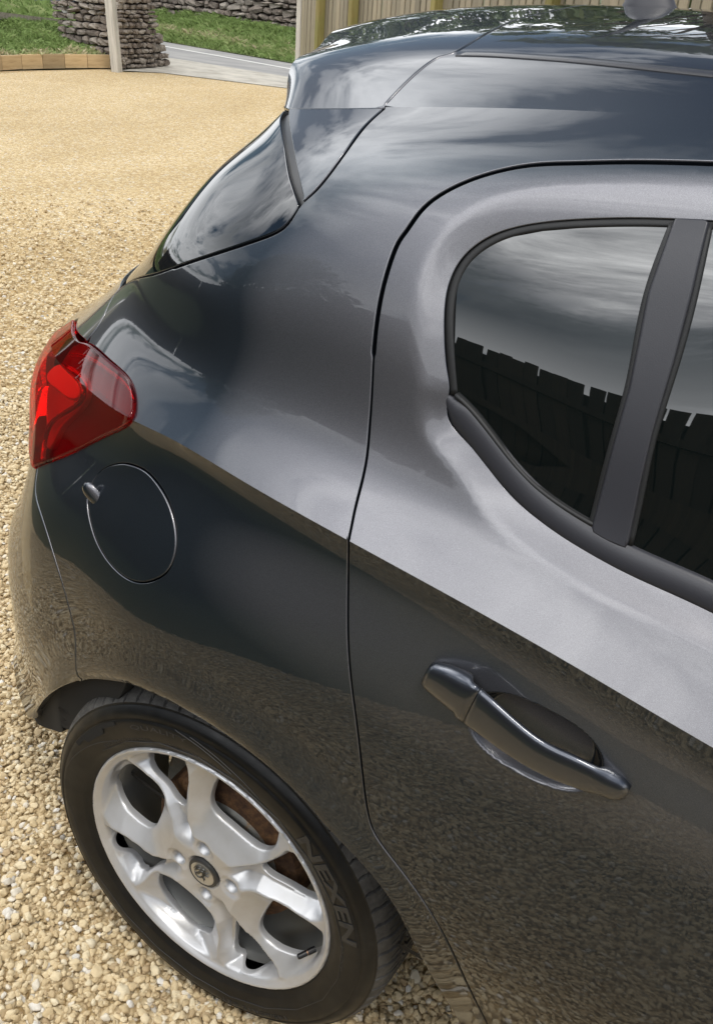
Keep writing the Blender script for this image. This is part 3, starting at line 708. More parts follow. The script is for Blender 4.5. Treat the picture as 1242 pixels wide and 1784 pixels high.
for i in range(nS+1):
    t = i/nS; pu = ups[int(t*(len(ups)-1))]; pl_ = los[int(t*(len(los)-1))]; y = yo_(t*.94+.03)
    mid = (np.array(pu)+np.array(pl_))/2
    sc_ = 1.0 if 0 < i < nS else .86
    a = at(*(mid+(pu-mid)*sc_), y=y+.006); b = at(*(mid+(pl_-mid)*sc_), y=y+.006)
    st.append((a, b, y, min(y+.013, -.003) if 6 < i < nS-4 else .000))
cut = 8
bar('handle_cap', st[:cut+1][:-0 or None][:cut] + [tuple(st[cut])], HP, handle)
st2 = [st[cut]]+st[cut+1:]
a0, b0, y0, yi0 = st[cut]; off_ = (np.array(st[cut+1][0])-np.array(st[cut][0]))*.18
bar('handle_grip', [(np.array(a0)+off_, np.array(b0)+off_, y0, yi0)]+st[cut+1:], HP, handle)
# finger grip on the fuel flap
fg = MB(); c_ = at(163,866,y=.0); V_ = []; F_ = []
gp = B([(166,866)])[0]; P0 = BODY.base(gp[:1], gp[1:])[0]; n0 = BODY.normal(gp[:1], gp[1:])[0]; ax = Vector((.72, 0, -.70)).normalized(); nn_ = Vector(n0); bx = nn_.cross(ax).normalized()
for i in range(11):
    s_ = i/10*2-1
    for k in range(16):
        a = 2*math.pi*k/16; rr = math.sqrt(max(1e-4, 1-s_*s_))*(1.0-.35*s_); V_.append(Vector(P0)+ax*(s_*.023)+bx*(math.cos(a)*rr*.0115)+nn_*(math.sin(a)*rr*.0068))
for i in range(10):
    for k in range(16): F_.append((i*16+k, i*16+(k+1) % 16, (i+1)*16+(k+1) % 16, (i+1)*16+k))
me = new_mesh('flap_grip', V_, F_, True); bm = bmesh.new(); bm.from_mesh(me); bmesh.ops.recalc_face_normals(bm, faces=bm.faces); bm.to_mesh(me); bm.free()
mesh_obj('flap_grip', me, PAINT, car)
# ---- roof aerial
AER = material('aerial_rubber', (.035,.035,.042), .45)
aer = empty('roof_aerial', (.13, .87, 1.465)); aer.parent = car; aer.matrix_parent_inverse = car.matrix_basis.inverted()
ab = at(1122, 14, y=.87); ax0, az0 = ab[0], ab[2]
aer.matrix_basis = Matrix.Translation((ax0, .87, az0))
V_ = []; F_ = []; lv = [(0, 1.0), (.006, .98), (.010, .90), (.022, .80), (.034, .55), (.042, .25)]
for h, s_ in lv:
    for k in range(28):
        a = 2*math.pi*k/28; V_.append((ax0+.010-h*.25+math.cos(a)*.043*s_, .87+math.sin(a)*.026*s_*(1-.25*math.cos(a)), az0-.004+h))
for i in range(len(lv)-1):
    for k in range(28): F_.append((i*28+k, i*28+(k+1) % 28, (i+1)*28+(k+1) % 28, (i+1)*28+k))
F_.append(tuple((len(lv)-1)*28+k for k in range(28)))
mesh_obj('aerial_base', new_mesh('aerial_base', V_, F_, True), AER, aer)
mm = MB(); mm.tube([(ax0+.005-.012*0, .87, az0+.03), (ax0-.03, .87, az0+.075), (ax0-.055, .87, az0+.105)], [.011, .008, .0055], 14)
mm.tube([(ax0-.055, .87, az0+.105), (ax0-.12, .87, az0+.19)], [.0035, .0025], 10); mm.build('aerial_mast', AER, aer, smooth=True)
# ---- wheel
wheel = empty('wheel', tuple(WC)); wheel.parent = car; wheel.matrix_parent_inverse = car.matrix_basis.inverted()
TYRE = material('tyre_rubber', (.0100,.0100,.0105), .40, spec=.30)
q = NT(TYRE); sepx = q.n('ShaderNodeSeparateXYZ'); q.l(q.obj(), sepx.inputs[0])
nz = q.noise(22, 5, .6)
q.set(Roughness=q.ramp(nz, [(.35, (.34,)*3), (.7, (.52,)*3)]), Base_Color=q.ramp(q.noise(30, 6, .65), [(.42, (.006,.006,.006)), (.62, (.010,.010,.010)), (.8, (.022,.021,.019))]), Normal=q.bump(q.noise(700, 2), .15, .0006))
TREAD = material('tyre_tread_rubber', (.035,.034,.033), .7)
q = NT(TREAD); q.set(Base_Color=q.ramp(q.noise(60, 6, .7), [(.35, (.035,.033,.031)), (.6, (.070,.067,.062)), (.8, (.12,.112,.10))]), Normal=q.bump(q.noise(300, 3), .3, .001))
prof = [(.214,.030),(.2205,.0155),(.2245,.0125),(.229,.0115),(.2315,.0088),(.236,.0078),(.246,.0050),(.258,.0038),(.268,.0040),(.2735,.0044),(.2745,.0062),(.2762,.0062),(.2772,.0052),(.285,.0100),(.2915,.0155),(.2925,.0172),(.2940,.0172),(.2952,.0175),(.2985,.0225),(.3025,.029),(.3055,.036),(.3075,.044)]
npf = len(prof); back = [(.3085,.055),(.3092,.066),(.3095,.0672),(.3030,.0685),(.3030,.0765),(.3098,.078),(.3108,.09),(.3110,.0965),(.3040,.098),(.3040,.107),(.3110,.1085),(.3108,.125),(.3098,.137),(.3030,.138),(.3030,.146),(.3090,.148),(.3075,.160),(.3030,.172),(.2952,.185),(.27,.196),(.23,.192),(.214,.175)]
pr = prof+back; NA = 1260; V_ = []; F_ = []; mats = []
PIT = 70; rng = np.random.default_rng(3)
for i in range(NA):
    a = 2*math.pi*i/NA
    for j, (r_, y_) in enumerate(pr):
        rr, yy = r_, y_
        if r_ > .2965 and y_ < .185:
            # lateral grooves, slanted across the tread; block edges thinned towards the shoulder
            lat = (y_-.02)*(10.0 if y_ < .07 else 6.0)*(1 if y_ < .10 else -1)+(0 if y_ < .10 else 1.9)
            ph = ((a*PIT/(2*math.pi)) + lat*.55) % 1.0
            w = .15 if y_ < .068 else .14
            if ph < w: rr -= (.0065 if r_ > .3000 else .0035); yy += (.0 if r_ > .3035 else .003)
            ph2 = (ph+.5) % 1.0
            if ph2 < .045 and .036 < y_ < .16: rr -= .0035
        V_.append((rr*math.cos(a), yy, WC[2]+rr*math.sin(a)))
m_ = len(pr)
for i in range(NA):
    k = (i+1) % NA
    for j in range(m_-1):
        F_.append((i*m_+j, i*m_+j+1, k*m_+j+1, k*m_+j)); mats.append(1 if 17 <= j <= m_-6 else 0)
me = new_mesh('tyre', V_, F_, True); me.materials.append(TYRE); me.materials.append(TREAD); me.polygons.foreach_set('material_index', mats)
sm = [not (17 <= j <= m_-6) for i in range(NA) for j in range(m_-1)]; me.polygons.foreach_set('use_smooth', sm)
tyre = mesh_obj('tyre', me, None, wheel)
far_t = tyre.copy(); COL.objects.link(far_t); far_t.parent = car; far_t.name = 'far_tyre'; far_t.matrix_parent_inverse = Matrix.Translation((0, 1.74, 0)) @ Matrix.Scale(-1, 4, (0,1,0)); far_t.matrix_parent_inverse = car.matrix_basis.inverted() @ Matrix.Translation((0, 1.74, 0)) @ Matrix.Scale(-1, 4, (0,1,0))
# raised lettering on the sidewall: sits on the tyre as part of its rubber
LET = material('raised_sidewall_lettering', (.022,.023,.025), .45)
def text_on_tyre(s_, r0, h, a0, a1, ybase, ext, mat=LET, name='sidewall_lettering', inward=False, bold=0.0):
    cu = bpy.data.curves.new('t', 'FONT'); cu.body = s_; cu.size = 1; cu.extrude = .5; cu.offset = bold; cu.resolution_u = 3
    ob = bpy.data.objects.new('t', cu); COL.objects.link(ob); dg_ = bpy.context.evaluated_depsgraph_get(); me = bpy.data.meshes.new_from_object(ob.evaluated_get(dg_)); bpy.data.objects.remove(ob)
    bm = bmesh.new(); bm.from_mesh(me)
    for it in range(2):
        bmesh.ops.subdivide_edges(bm, edges=[e for e in bm.edges if e.calc_length() > .12], cuts=1)
    co = np.array([v.co for v in bm.verts]); x0, x1 = co[:,0].min(), co[:,0].max(); z0, z1 = co[:,1].min(), co[:,1].max()
    for v in bm.verts:
        t = (v.co.x-x0)/(x1-x0); a = a0+(a1-a0)*t; rr = r0+h*((v.co.y-z0)/(z1-z0) if not inward else 1-(v.co.y-z0)/(z1-z0)); yb = np.interp(rr, [p_[0] for p_ in prof[:npf]], [p_[1] for p_ in prof[:npf]])
        y_ = yb-ext*(1 if v.co.z > 0 else -1)
        v.co = (rr*math.cos(a), y_, WC[2]+rr*math.sin(a))
    bmesh.ops.recalc_face_normals(bm, faces=bm.faces); bm.to_mesh(me); bm.free()
    return mesh_obj(name, me, mat, tyre)
def ang(px, py, y=.005):
    p_ = at(px, py, y=y); return math.atan2(p_[2]-WC[2], p_[0]), math.hypot(p_[2]-WC[2], p_[0])
aN, rN = ang(533,1455); aE, rE = ang(628,1652)
text_on_tyre('NEXEN', .2475, .0235, aN, aE, .005, .0013, bold=.03)
text_on_tyre('QUALITY', .258, .0085, ang(228,1265)[0], ang(325,1268)[0], .005, .0005)
text_on_tyre('INFLATE TO MAX PRESS', .2375, .0055, ang(182,1300)[0], ang(262,1290)[0], .005, .0004)
text_on_tyre('STEEL BELTED RADIAL TUBELESS', .2385, .0055, ang(290,1300)[0], ang(440,1385)[0], .005, .0004)
text_on_tyre('185/65R15 88T', .262, .0085, ang(510,1790)[0], ang(385,1730)[0], .005, .0006)
text_on_tyre('DOT', .243, .006, ang(600,1650)[0], ang(592,1690)[0], .005, .0004)
# dark recessed block of small print above the rim
a0, _ = ang(137,1295); a1, _ = ang(196,1248)
pb = MB(); V_ = []; F_ = []
for i in range(25):
    a = a0+(a1-a0)*i/24; rl = .2585 if 5 < i < 17 else .2665; rl = .2655 if i < 3 else rl
    for rr in (rl, .2735):
        yb = np.interp(rr, [p_[0] for p_ in prof[:npf]], [p_[1] for p_ in prof[:npf]]); V_.append((rr*math.cos(a), yb-.0012, WC[2]+rr*math.sin(a)))
for i in range(24): F_.append((2*i, 2*i+1, 2*i+3, 2*i+2))
mesh_obj('sidewall_panel', new_mesh('sidewall_panel', V_, F_), material('sidewall_print', (.006,.006,.006), .8), tyre)
# curved styling ribs
for (rs, re, aa, bb) in ((.2715,.240, ang(120,1340)[0], ang(205,1286)[0]), (.262,.236, ang(112,1395)[0], ang(170,1300)[0]), (.273,.245, ang(330,1262)[0], ang(450,1400)[0]), (.274,.250, ang(300,1240)[0], ang(405,1345)[0])):
    pts = []
    for i in range(20):
        t = i/19; rr = rs+(re-rs)*t; a = aa+(bb-aa)*t; yb = np.interp(rr, [p_[0] for p_ in prof[:npf]], [p_[1] for p_ in prof[:npf]]); pts.append((rr*math.cos(a), yb, WC[2]+rr*math.sin(a)))
    MB().tube(pts, .0007, 6).build('sidewall_rib', LET, tyre)
# ---- alloy rim: face triangulated in its own plane
ALLOY = material('silver_alloy_paint', (.66,.66,.655), .33, .42, .5, .10)
q = NT(ALLOY); sp_ = q.noise(700, 2, .5)
q.set(Base_Color=q.mix(q.ramp(q.noise(14, 5, .6), [(.45, (0,0,0)), (.75, (1,1,1))]), (.54,.54,.545), (.46,.45,.43)), Normal=q.bump(sp_, .06, .0004))
def rotp(P, a): c, s_ = math.cos(a), math.sin(a); P = np.array(P, float); return np.stack([P[:,0]*c-P[:,1]*s_, P[:,0]*s_+P[:,1]*c], 1)
A0 = [(.122,-.006),(.150,-.006),(.178,-.016),(.1905,-.036),(.188,-.060),(.172,-.088),(.152,-.105),(.126,-.108),(.100,-.100),(.094,-.086),(.098,-.060),(.108,-.030)]
B0 = [(.094,.0525),(.130,.0465),(.168,.0425),(.190,.049),(.193,.066),(.181,.091),(.161,.112),(.146,.117),(.127,.098),(.108,.073)]
P0_ = [(.044,.0215),(.094,.041),(.168,.038),(.194,.047),(.195,.066),(.183,.093),(.161,.116),(.145,.120),(.095,.064)]
HA_ = []; HB_ = []; PK_ = []
for k in range(4):
    HA_.append(shrink(smooth_path(rotp(A0, k*math.pi/2), .0025, True), -.0065)); HB_.append(shrink(smooth_path(rotp(B0, k*math.pi/2), .0025, True), -.0035)); PK_.append(resample(rotp(P0_, k*math.pi/2), .003, True))
bolts = [np.array([.0490*math.cos(R(1.5)+k*math.pi/2), .0490*math.sin(R(1.5)+k*math.pi/2)]) for k in range(4)]
BH = [np.stack([b_[0]+.0125*np.cos(th[::3]), b_[1]+.0125*np.sin(th[::3])], 1) for b_ in bolts]
def ss(a, b, x): t = np.clip((x-a)/(b-a), 0, 1); return t*t*(3-2*t)
def rimY(P):
    r = np.hypot(P[:,0], P[:,1])
    face = np.interp(r, [0,.030,.040,.075,.12,.17,.200,.206,.210,.2135,.217,.2195,.2207], [.013,.013,.0125,.0085,.0065,.010,.017,.0185,.0175,.0135,.0108,.0118,.0155])
    dA = np.full(len(P), 9.0); dB = dA.copy(); dP = dA.copy()
    for k in range(4):
        d = dist_to(P, HA_[k], True); d[inside(P, HA_[k])] = 0; dA = np.minimum(dA, d)
        d = dist_to(P, HB_[k], True); d[inside(P, HB_[k])] = 0; dB = np.minimum(dB, d)
        d = dist_to(P, PK_[k], True); d[inside(P, PK_[k])] = 0; dP = np.minimum(dP, d)
    lin = lambda d, w: np.clip(1-d/w, 0, 1)
    wa = .031*(1+.35*ss(.12, .085, r)); 
    drop = np.maximum(np.maximum(.026*lin(dA, wa), .026*lin(dP, .017)*ss(.040, .080, r)), .022*lin(dB, .017))
    # crisp crest: keep a slight plane on top
    y = face+drop*(1-ss(.203, .2085, r))
    for b_ in bolts:
        db = np.hypot(P[:,0]-b_[0], P[:,1]-b_[1]); y = y*(1-(1-ss(.0145, .022, db)))+(1-ss(.0145, .022, db))*.0150
    y += .004*(1-ss(.027, .031, r))
    return y
ringo = np.stack([.2207*np.cos(np.linspace(0, 2*np.pi, 320, endpoint=False)), .2207*np.sin(np.linspace(0, 2*np.pi, 320, endpoint=False))], 1)
gx = np.arange(-.222, .222, .0020); X, Y = np.meshgrid(gx, gx); G = np.stack([(X+(np.arange(len(gx)) % 2)[:,None]*.0010).ravel(), Y.ravel()], 1); rr_ = np.hypot(G[:,0], G[:,1]); G = G[rr_ < .2035]
holes_ = HA_+HB_+BH; ok = np.ones(len(G), bool)
for h in holes_: ok &= ~inside(G, h)
G = G[ok]
for h in holes_: G = G[dist_to(G, h, True) > .0011]
rg = [np.stack([r_*np.cos(np.linspace(0, 2*np.pi, 360, endpoint=False)), r_*np.sin(np.linspace(0, 2*np.pi, 360, endpoint=False))], 1) for r_ in (.2055,.2075,.2095,.2115,.2135,.2150,.2165,.2180,.2195)]
loops = [ringo]+holes_; E_ = []; b = 0
for L_ in loops: n_ = len(L_); E_ += [(b+j, b+(j+1) % n_) for j in range(n_)]; b += n_
A_ = np.vstack(loops+rg+[G]); r_ = delaunay_2d_cdt([Vector(q_) for q_ in A_.tolist()], E_, [], 0, 1e-7)
XY = np.array([tuple(q_) for q_ in r_[0]]); T = np.array([f for f in r_[2] if len(f) == 3]); cen = XY[T].mean(1); ok = np.hypot(cen[:,0], cen[:,1]) < .2207
for h in holes_: ok &= ~inside(cen, h)
T = T[ok]; used, inv = np.unique(T, return_inverse=True); T = inv.reshape(-1, 3); XY = XY[used]
Yv = rimY(XY); V_ = [(x, y, WC[2]+z) for (x, z), y in zip(XY, Yv)]; F_ = [tuple(t) for t in T]
# walls of the openings, going back
for h in HA_+HB_:
    yv = rimY(h); b = len(V_); n_ = len(h)
    c_ = h.mean(0)
    for dep, inset in ((0, 0), (.0018, .0009), (.006, .0011), (.011, .0011)):
        hh = h+(c_-h)/np.linalg.norm(c_-h, axis=1, keepdims=True)*inset
        V_ += [(x, y+dep, WC[2]+z) for (x, z), y in zip(hh, yv)]
    for s_ in range(3):
        for i in range(n_): j = (i+1) % n_; F_.append((b+s_*n_+i, b+s_*n_+j, b+(s_+1)*n_+j, b+(s_+1)*n_+i))
for h in BH:
    yv = rimY(h); b = len(V_); n_ = len(h)
    for dep in (0, .026): V_ += [(x, y+dep, WC[2]+z) for (x, z), y in zip(h, yv)]
    for i in range(n_): j = (i+1) % n_; F_.append((b+i, b+j, b+n_+j, b+n_+i))
me = new_mesh('alloy_rim', V_, F_, True); bm = bmesh.new(); bm.from_mesh(me); bmesh.ops.remove_doubles(bm, verts=bm.verts, dist=.00002); bmesh.ops.recalc_face_normals(bm, faces=bm.faces); bm.to_mesh(me); bm.free()
nrm_y = np.array([p_.normal[1] for p_ in me.polygons[:200]])
rim = mesh_obj('alloy_rim', me, ALLOY, wheel)
BARREL = material('wheel_barrel', (.17,.17,.16), .5, .5)
V_ = []; F_ = []
for i in range(96):
    a = 2*math.pi*i/96
    for r__, y_ in ((.208,.046),(.203,.050),(.198,.056),(.190,.09),(.190,.16),(.215,.175)): V_.append((r__*math.cos(a), y_, WC[2]+r__*math.sin(a)))
for i in range(96):
    for j in range(5): k = (i+1) % 96; F_.append((i*6+j, i*6+j+1, k*6+j+1, k*6+j))
mesh_obj('rim_barrel', new_mesh('rim_barrel', V_, F_, True), BARREL, rim)
def disc(name, prof_, mat, parent, n=96, cx=0, cz=0):
    V_ = []; F_ = []; m = len(prof_)
    for i in range(n):
        a = 2*math.pi*i/n
        for r__, y_ in prof_: V_.append((cx+r__*math.cos(a), y_, WC[2]+cz+r__*math.sin(a)))
    for i in range(n):
        for j in range(m-1): k = (i+1) % n; F_.append((i*m+j, i*m+j+1, k*m+j+1, k*m+j))
    if prof_[0][0] < .02 or True: F_.append(tuple(i*m for i in range(n)))
    me = new_mesh(name, V_, F_, True); bm = bmesh.new(); bm.from_mesh(me); bmesh.ops.recalc_face_normals(bm, faces=bm.faces); bm.to_mesh(me); bm.free()
    o = mesh_obj(name, me, mat, parent); e = o.modifiers.new('e', 'EDGE_SPLIT'); e.split_angle = R(35); return o
RUST = material('rusted_iron', (.12,.06,.03), .85); q = NT(RUST); q.set(Base_Color=q.ramp(q.noise(55, 8, .7), [(.30, (.030,.014,.008)), (.48, (.085,.042,.020)), (.62, (.17,.085,.035)), (.8, (.30,.19,.10))]), Normal=q.bump(q.noise(160, 5, .7), .5, .002))
STEEL = material('dull_brake_plate', (.22,.21,.19), .55, .3); q = NT(STEEL); q.set(Base_Color=q.ramp(q.noise(20, 7, .65, sc=(1,1,1)), [(.40, (.15,.15,.135)), (.56, (.24,.23,.20)), (.66, (.30,.17,.06)), (.78, (.16,.08,.03))]))
drum = disc('brake_drum', [(.030,.058),(.092,.058),(.096,.061),(.098,.066)], STEEL, wheel)
disc('drum_rim', [(.096,.064),(.112,.064),(.130,.070),(.134,.080),(.134,.118)], RUST, drum)
disc('backplate', [(.05,.119),(.158,.119),(.163,.126)], STEEL, wheel)
for b_ in bolts:
    bo = disc('wheel_bolt', [(.0005,.0345),(.0080,.0345),(.0088,.0360),(.0088,.042)], material('bolt_steel', (.16,.16,.16), .4, .9), wheel, n=6, cx=b_[0], cz=b_[1])
hubc = disc('hub_cap', [(.0005,.0098),(.0200,.0098),(.0206,.0094),(.0212,.0098)], material('hub_cap_silver', (.58,.57,.54), .3, .8), wheel, n=64)
disc('hub_cap_ring', [(.0212,.0100),(.0240,.0096),(.0262,.0112),(.0268,.0170)], material('hub_cap_dark_ring', (.055,.055,.055), .35, .5), hubc, n=64)
# the winged-beast badge on the cap, in low relief
EMB = material('badge_relief', (.10,.10,.095), .3, .8); em = MB()
def emb(pts, w): em.tube([(x*.001, .0094, WC[2]+z*.001) for x, z in pts], [q_*.001 for q_ in w], 8)
emb([(-15,4),(-12,9),(-7,13),(-1,14.5)], [.8,1.2,1.3,.8]); emb([(-13,1),(-10,5),(-6,8.5),(-2,9)], [1.4,2.0,2.0,1.2]); emb([(-11,-4),(-7,-2),(-4,2),(-2,6)], [1.6,2.2,2.2,1.5])
emb([(-1,9),(2,6),(3,1),(1,-5),(-3,-9)], [2.2,2.6,2.4,2.0,1.5]); emb([(-1,9.5),(1.5,12),(4.5,11.5),(6.5,9.5)], [2.0,2.2,1.7,.6])
emb([(4,5),(8,5.5),(11,8)], [1.5,1.2,.7]); emb([(4,1),(8,0),(12,1.5)], [1.5,1.2,.7]); emb([(0,-5),(4,-9),(3,-13)], [1.7,1.4,.8]); emb([(-3,-9),(-8,-11),(-12,-8),(-14,-3)], [1.4,1.1,.9,.6])
em.build('hub_badge', EMB, hubc, smooth=True)
# valve
v0 = Vector(at(541,1657,y=.030)); v1 = Vector(at(520,1667,y=.014)); VB = material('valve_cap', (.008,.008,.009), .3)
dv = (v1-v0)
vm = MB(); vm.tube([v0-dv*.4, v0+dv*.25], .0048, 14); vm.tube([v0+dv*.32, v0+dv*1.0, v0+dv*1.08], [.0045,.0042,.003], 14); vm.build('valve', VB, rim, smooth=False)
vc_ = MB(); vc_.tube([v0+dv*.25, v0+dv*.32], .0040, 14); vc_.build('valve_stem', material('valve_copper', (.35,.2,.12), .35, .9), rim)
# ================================================================== THE PLACE
def quad_sheet(name, pts, z, mat, **k):
    return mesh_obj(name, new_mesh(name, [(x, y, z) for x, y in pts], [tuple(range(len(pts)))]), mat, **k)
EARTH = material('meadow_earth', (.07,.09,.03), .95); q = NT(EARTH); q.set(Base_Color=q.ramp(q.noise(3, 6, .6), [(.35, (.045,.07,.02)), (.6, (.085,.10,.035)), (.8, (.14,.12,.06))]))
quad_sheet('ground', [(-300,-300),(300,-300),(300,300),(-300,300)], -.035, EARTH, kind='structure')
GRAV = material('golden_gravel_bed', (.42,.33,.19), .95); q = NT(GRAV)
vo = q.n('ShaderNodeTexVoronoi'); vo.inputs['Scale'].default_value = 62; q.l(q.obj(), vo.inputs['Vector'])
cr = q.ramp(q.n('ShaderNodeSeparateColor').outputs[0], [(0, (.30,.22,.12)), (1, (.5,.4,.25))])
spc = q.n('ShaderNodeSeparateColor'); q.l(vo.outputs['Color'], spc.inputs[0])
cr = q.ramp(spc.outputs[0], [(0, (.42,.30,.15)), (.35, (.54,.41,.22)), (.7, (.62,.495,.29)), (.93, (.66,.57,.40)), (1, (.60,.58,.53))])
ve = q.n('ShaderNodeTexVoronoi', feature='DISTANCE_TO_EDGE'); ve.inputs['Scale'].default_value = 62; q.l(q.obj(), ve.inputs['Vector'])
ed = q.ramp(ve.outputs['Distance'], [(0, (.50,.44,.36)), (.10, (1,1,1))])
c1 = q.mix(1.0, cr, ed, 'MULTIPLY')
trk = q.ramp(q.noise(.8, 5, .6, sc=(1,.45,1), dist=.6), [(.35, (.92,.88,.80)), (.55, (1.04,1.02,.98)), (.75, (1.10,1.10,1.10))])
c2 = q.mix(1.0, c1, trk, 'MULTIPLY')
q.set(Base_Color=c2, Normal=q.bump(ve.outputs['Distance'], .9, .006))
kerb0, kerb1 = at(-260,150,z=0), at(195,119,z=0)
GP = [(-14.0,1.0),(-11.4,5.2),(-10.75,8.2),(-10.68,9.0),(-10.30,10.78),(-9.93,10.72),(-9.60,11.20),(-8.47,11.32),(-7.55,11.44),(-6.9,11.3),(-1.0,7.1),(8,.8),(10,-2.9),(-14,-2.9)]
GPs = GP
quad_sheet('gravel_drive', GPs, -.012, GRAV, kind='structure')
ASPH = material('worn_asphalt', (.19,.185,.18), .9); q = NT(ASPH); q.set(Base_Color=q.mix(q.ramp(q.noise(1.1, 5, .6, sc=(1,3,1)), [(.4, (0,0,0)), (.65, (1,1,1))]), (.25,.245,.24), (.34,.33,.31)), Normal=q.bump(q.noise(220, 3), .4, .004))
APR = material('pale_stone_dust', (.46,.43,.37), .95); q = NT(APR); q.set(Base_Color=q.ramp(q.noise(2.2, 7, .7, sc=(1,1.7,1)), [(.35, (.33,.30,.25)), (.55, (.47,.44,.38)), (.75, (.58,.53,.43))]), Normal=q.bump(q.noise(120, 4), .5, .008))
quad_sheet('road', [(-21,19.2),(-13.45,15.82),(-11.4,15.25),(-9.5,14.75),(-4,13.7),(2,12.9),(2,10.9),(-4,11.4),(-8.2,12.65),(-10.6,13.0),(-11.4,13.1),(-15,14.3),(-21,16.6)], -.008, ASPH, kind='structure')
quad_sheet('driveway_apron', [(-10.05,10.75),(-9.57,11.15),(-8.47,11.28),(-7.5,11.40),(-6.3,11.0),(-5.5,12.1),(-8.25,12.72),(-10.62,13.1),(-11.6,13.2),(-11.0,12.2),(-10.3,11.9)], -.004, APR, kind='structure')
LINE = material('worn_white_road_paint', (.62,.61,.58), .8); q = NT(LINE); 
pts = smooth_path([(-20.5,18.0),(-14.8,15.75),(-12.57,14.88),(-10.79,14.38),(-9.03,13.86),(-6,13.2),(0,12.3)], .4)
nrm = np.gradient(pts, axis=0); nrm /= np.linalg.norm(nrm, axis=1, keepdims=True); nn2 = np.stack([-nrm[:,1], nrm[:,0]], 1)
V_ = [(x, y, -.003) for x, y in pts+nn2*.055]+[(x, y, -.003) for x, y in pts-nn2*.055]; n_ = len(pts)
mesh_obj('road_line', new_mesh('road_line', V_, [(i, i+1, n_+i+1, n_+i) for i in range(n_-1)]), LINE, kind='structure')
LAWN = material('dark_lawn_strip', (.035,.05,.02), .95); q = NT(LAWN); q.set(Base_Color=q.ramp(q.noise(7, 6, .65), [(.35, (.018,.032,.010)), (.6, (.040,.060,.022)), (.8, (.075,.075,.04))]), Normal=q.bump(q.noise(60, 4), .8, .03))  # grass green kept very dark so the lower panels mirror dark ground
quad_sheet('lawn_strip', [(-26,-3.3),(10,-3.3),(10,-1.55),(2,-1.45),(.4,-1.38),(-.8,-1.22),(-1.8,-.75),(-3,.2),(-5.5,2.3),(-9,4.2),(-14,5.0),(-26,5.0)], .004, LAWN, kind='structure')  # out of view; outline widened rearwards for darker reflections in the paint
# ---- gravel stones near the car: countless, so one object
STONE = material('golden_gravel_stone', (.5,.4,.25), .85); q = NT(STONE)
ata = q.n('ShaderNodeAttribute', attribute_name='tint', attribute_type='INSTANCER')
cc_ = q.ramp(ata.outputs['Fac'], [(0, (.33,.22,.11)), (.12, (.47,.345,.18)), (.4, (.57,.44,.25)), (.7, (.66,.53,.325)), (.9, (.70,.60,.41)), (.965, (.66,.62,.55)), (.992, (.72,.70,.66)), (1.0, (.22,.21,.20))])
sn = q.noise(90, 3, .6)
q.set(Base_Color=q.mix(.22, cc_, q.ramp(sn, [(.3, (.44,.34,.20)), (.7, (.74,.64,.45))])), Normal=q.bump(sn, .25, .002))
def jit(x0, x1, y0, y1, pitch, keep=1.0):
    nx, ny = int((x1-x0)/pitch), int((y1-y0)/pitch); X, Y = np.meshgrid(x0+(np.arange(nx)+.5)*pitch, y0+(np.arange(ny)+.5)*pitch)
    P = np.stack([X.ravel(), Y.ravel()], 1)+RNG.uniform(-.46, .46, (nx*ny, 2))*pitch
    return P[RNG.random(len(P)) < keep]
def visible(P, m=90):
    P3 = np.c_[P, np.zeros(len(P))]; Q = project(P3); w = (P3-CAM)@_f
    return (w > .2) & (Q[:,0] > -m) & (Q[:,0] < W0+m) & (Q[:,1] > -m) & (Q[:,1] < H0+m+150)
near1 = jit(-4.2, 1.9, -1.62, 4.6, .0108); d1 = np.hypot(near1[:,0]-CAM[0], near1[:,1]-CAM[1])
k1 = (d1 < 3.6) & (visible(near1, 420) | ((near1[:,1] < -.0) & (near1[:,0] > -2.4))); k1 &= ~((near1[:,1] > .45) & (near1[:,0] > -.3)); k1 &= ~inside(near1, np.array([(-26,-3.3),(10,-3.3),(2,-1.45),(.4,-1.38),(-.8,-1.22),(-1.8,-.75),(-3,.2)]))
near1 = near1[k1]
low1 = near1+RNG.uniform(-.006, .006, near1.shape); low1 = low1[(visible(low1, 60)) & (np.hypot(low1[:,0]-CAM[0], low1[:,1]-CAM[1]) < 2.8)]
top1 = near1[RNG.random(len(near1)) < .42]+RNG.uniform(-.005, .005, (1, 2))
mid1 = jit(-9.5, 1.0, -.2, 9.0, .021); d2 = np.hypot(mid1[:,0]-CAM[0], mid1[:,1]-CAM[1]); k2 = (d2 >= 3.5) & (d2 < 8.2) & visible(mid1, 420) & inside(mid1, np.array(GP)); mid1 = mid1[k2]
mid1 = mid1[RNG.random(len(mid1)) < .85*np.clip((7.2-d2[k2])/3.4, 0, 1)]
PTS = np.vstack([np.c_[low1, RNG.uniform(-.011, -.006, len(low1))], np.c_[near1, RNG.uniform(-.004, .001, len(near1))], np.c_[top1, RNG.uniform(.002, .007, len(top1))], np.c_[mid1, RNG.uniform(-.003, .004, len(mid1))]])
SZ = np.r_[RNG.lognormal(math.log(.0062), .2, len(low1)), RNG.lognormal(math.log(.0046), .25, len(near1)), RNG.lognormal(math.log(.0046), .32, len(top1)), RNG.lognormal(math.log(.0062), .25, len(mid1))]
SZ = np.clip(SZ, .003, .0100)
wr = (abs(PTS[:,0]) < .05) & (PTS[:,1] > .02) & (PTS[:,1] < .2)
PTS[wr, 2] -= .01
me = bpy.data.meshes.new('gravel_stones'); me.vertices.add(len(PTS)); me.vertices.foreach_set('co', PTS.astype(np.float32).ravel())
sc3 = np.stack([SZ*RNG.uniform(.85, 1.5, len(SZ)), SZ*RNG.uniform(.75, 1.1, len(SZ)), SZ*RNG.uniform(.5, .85, len(SZ))], 1)
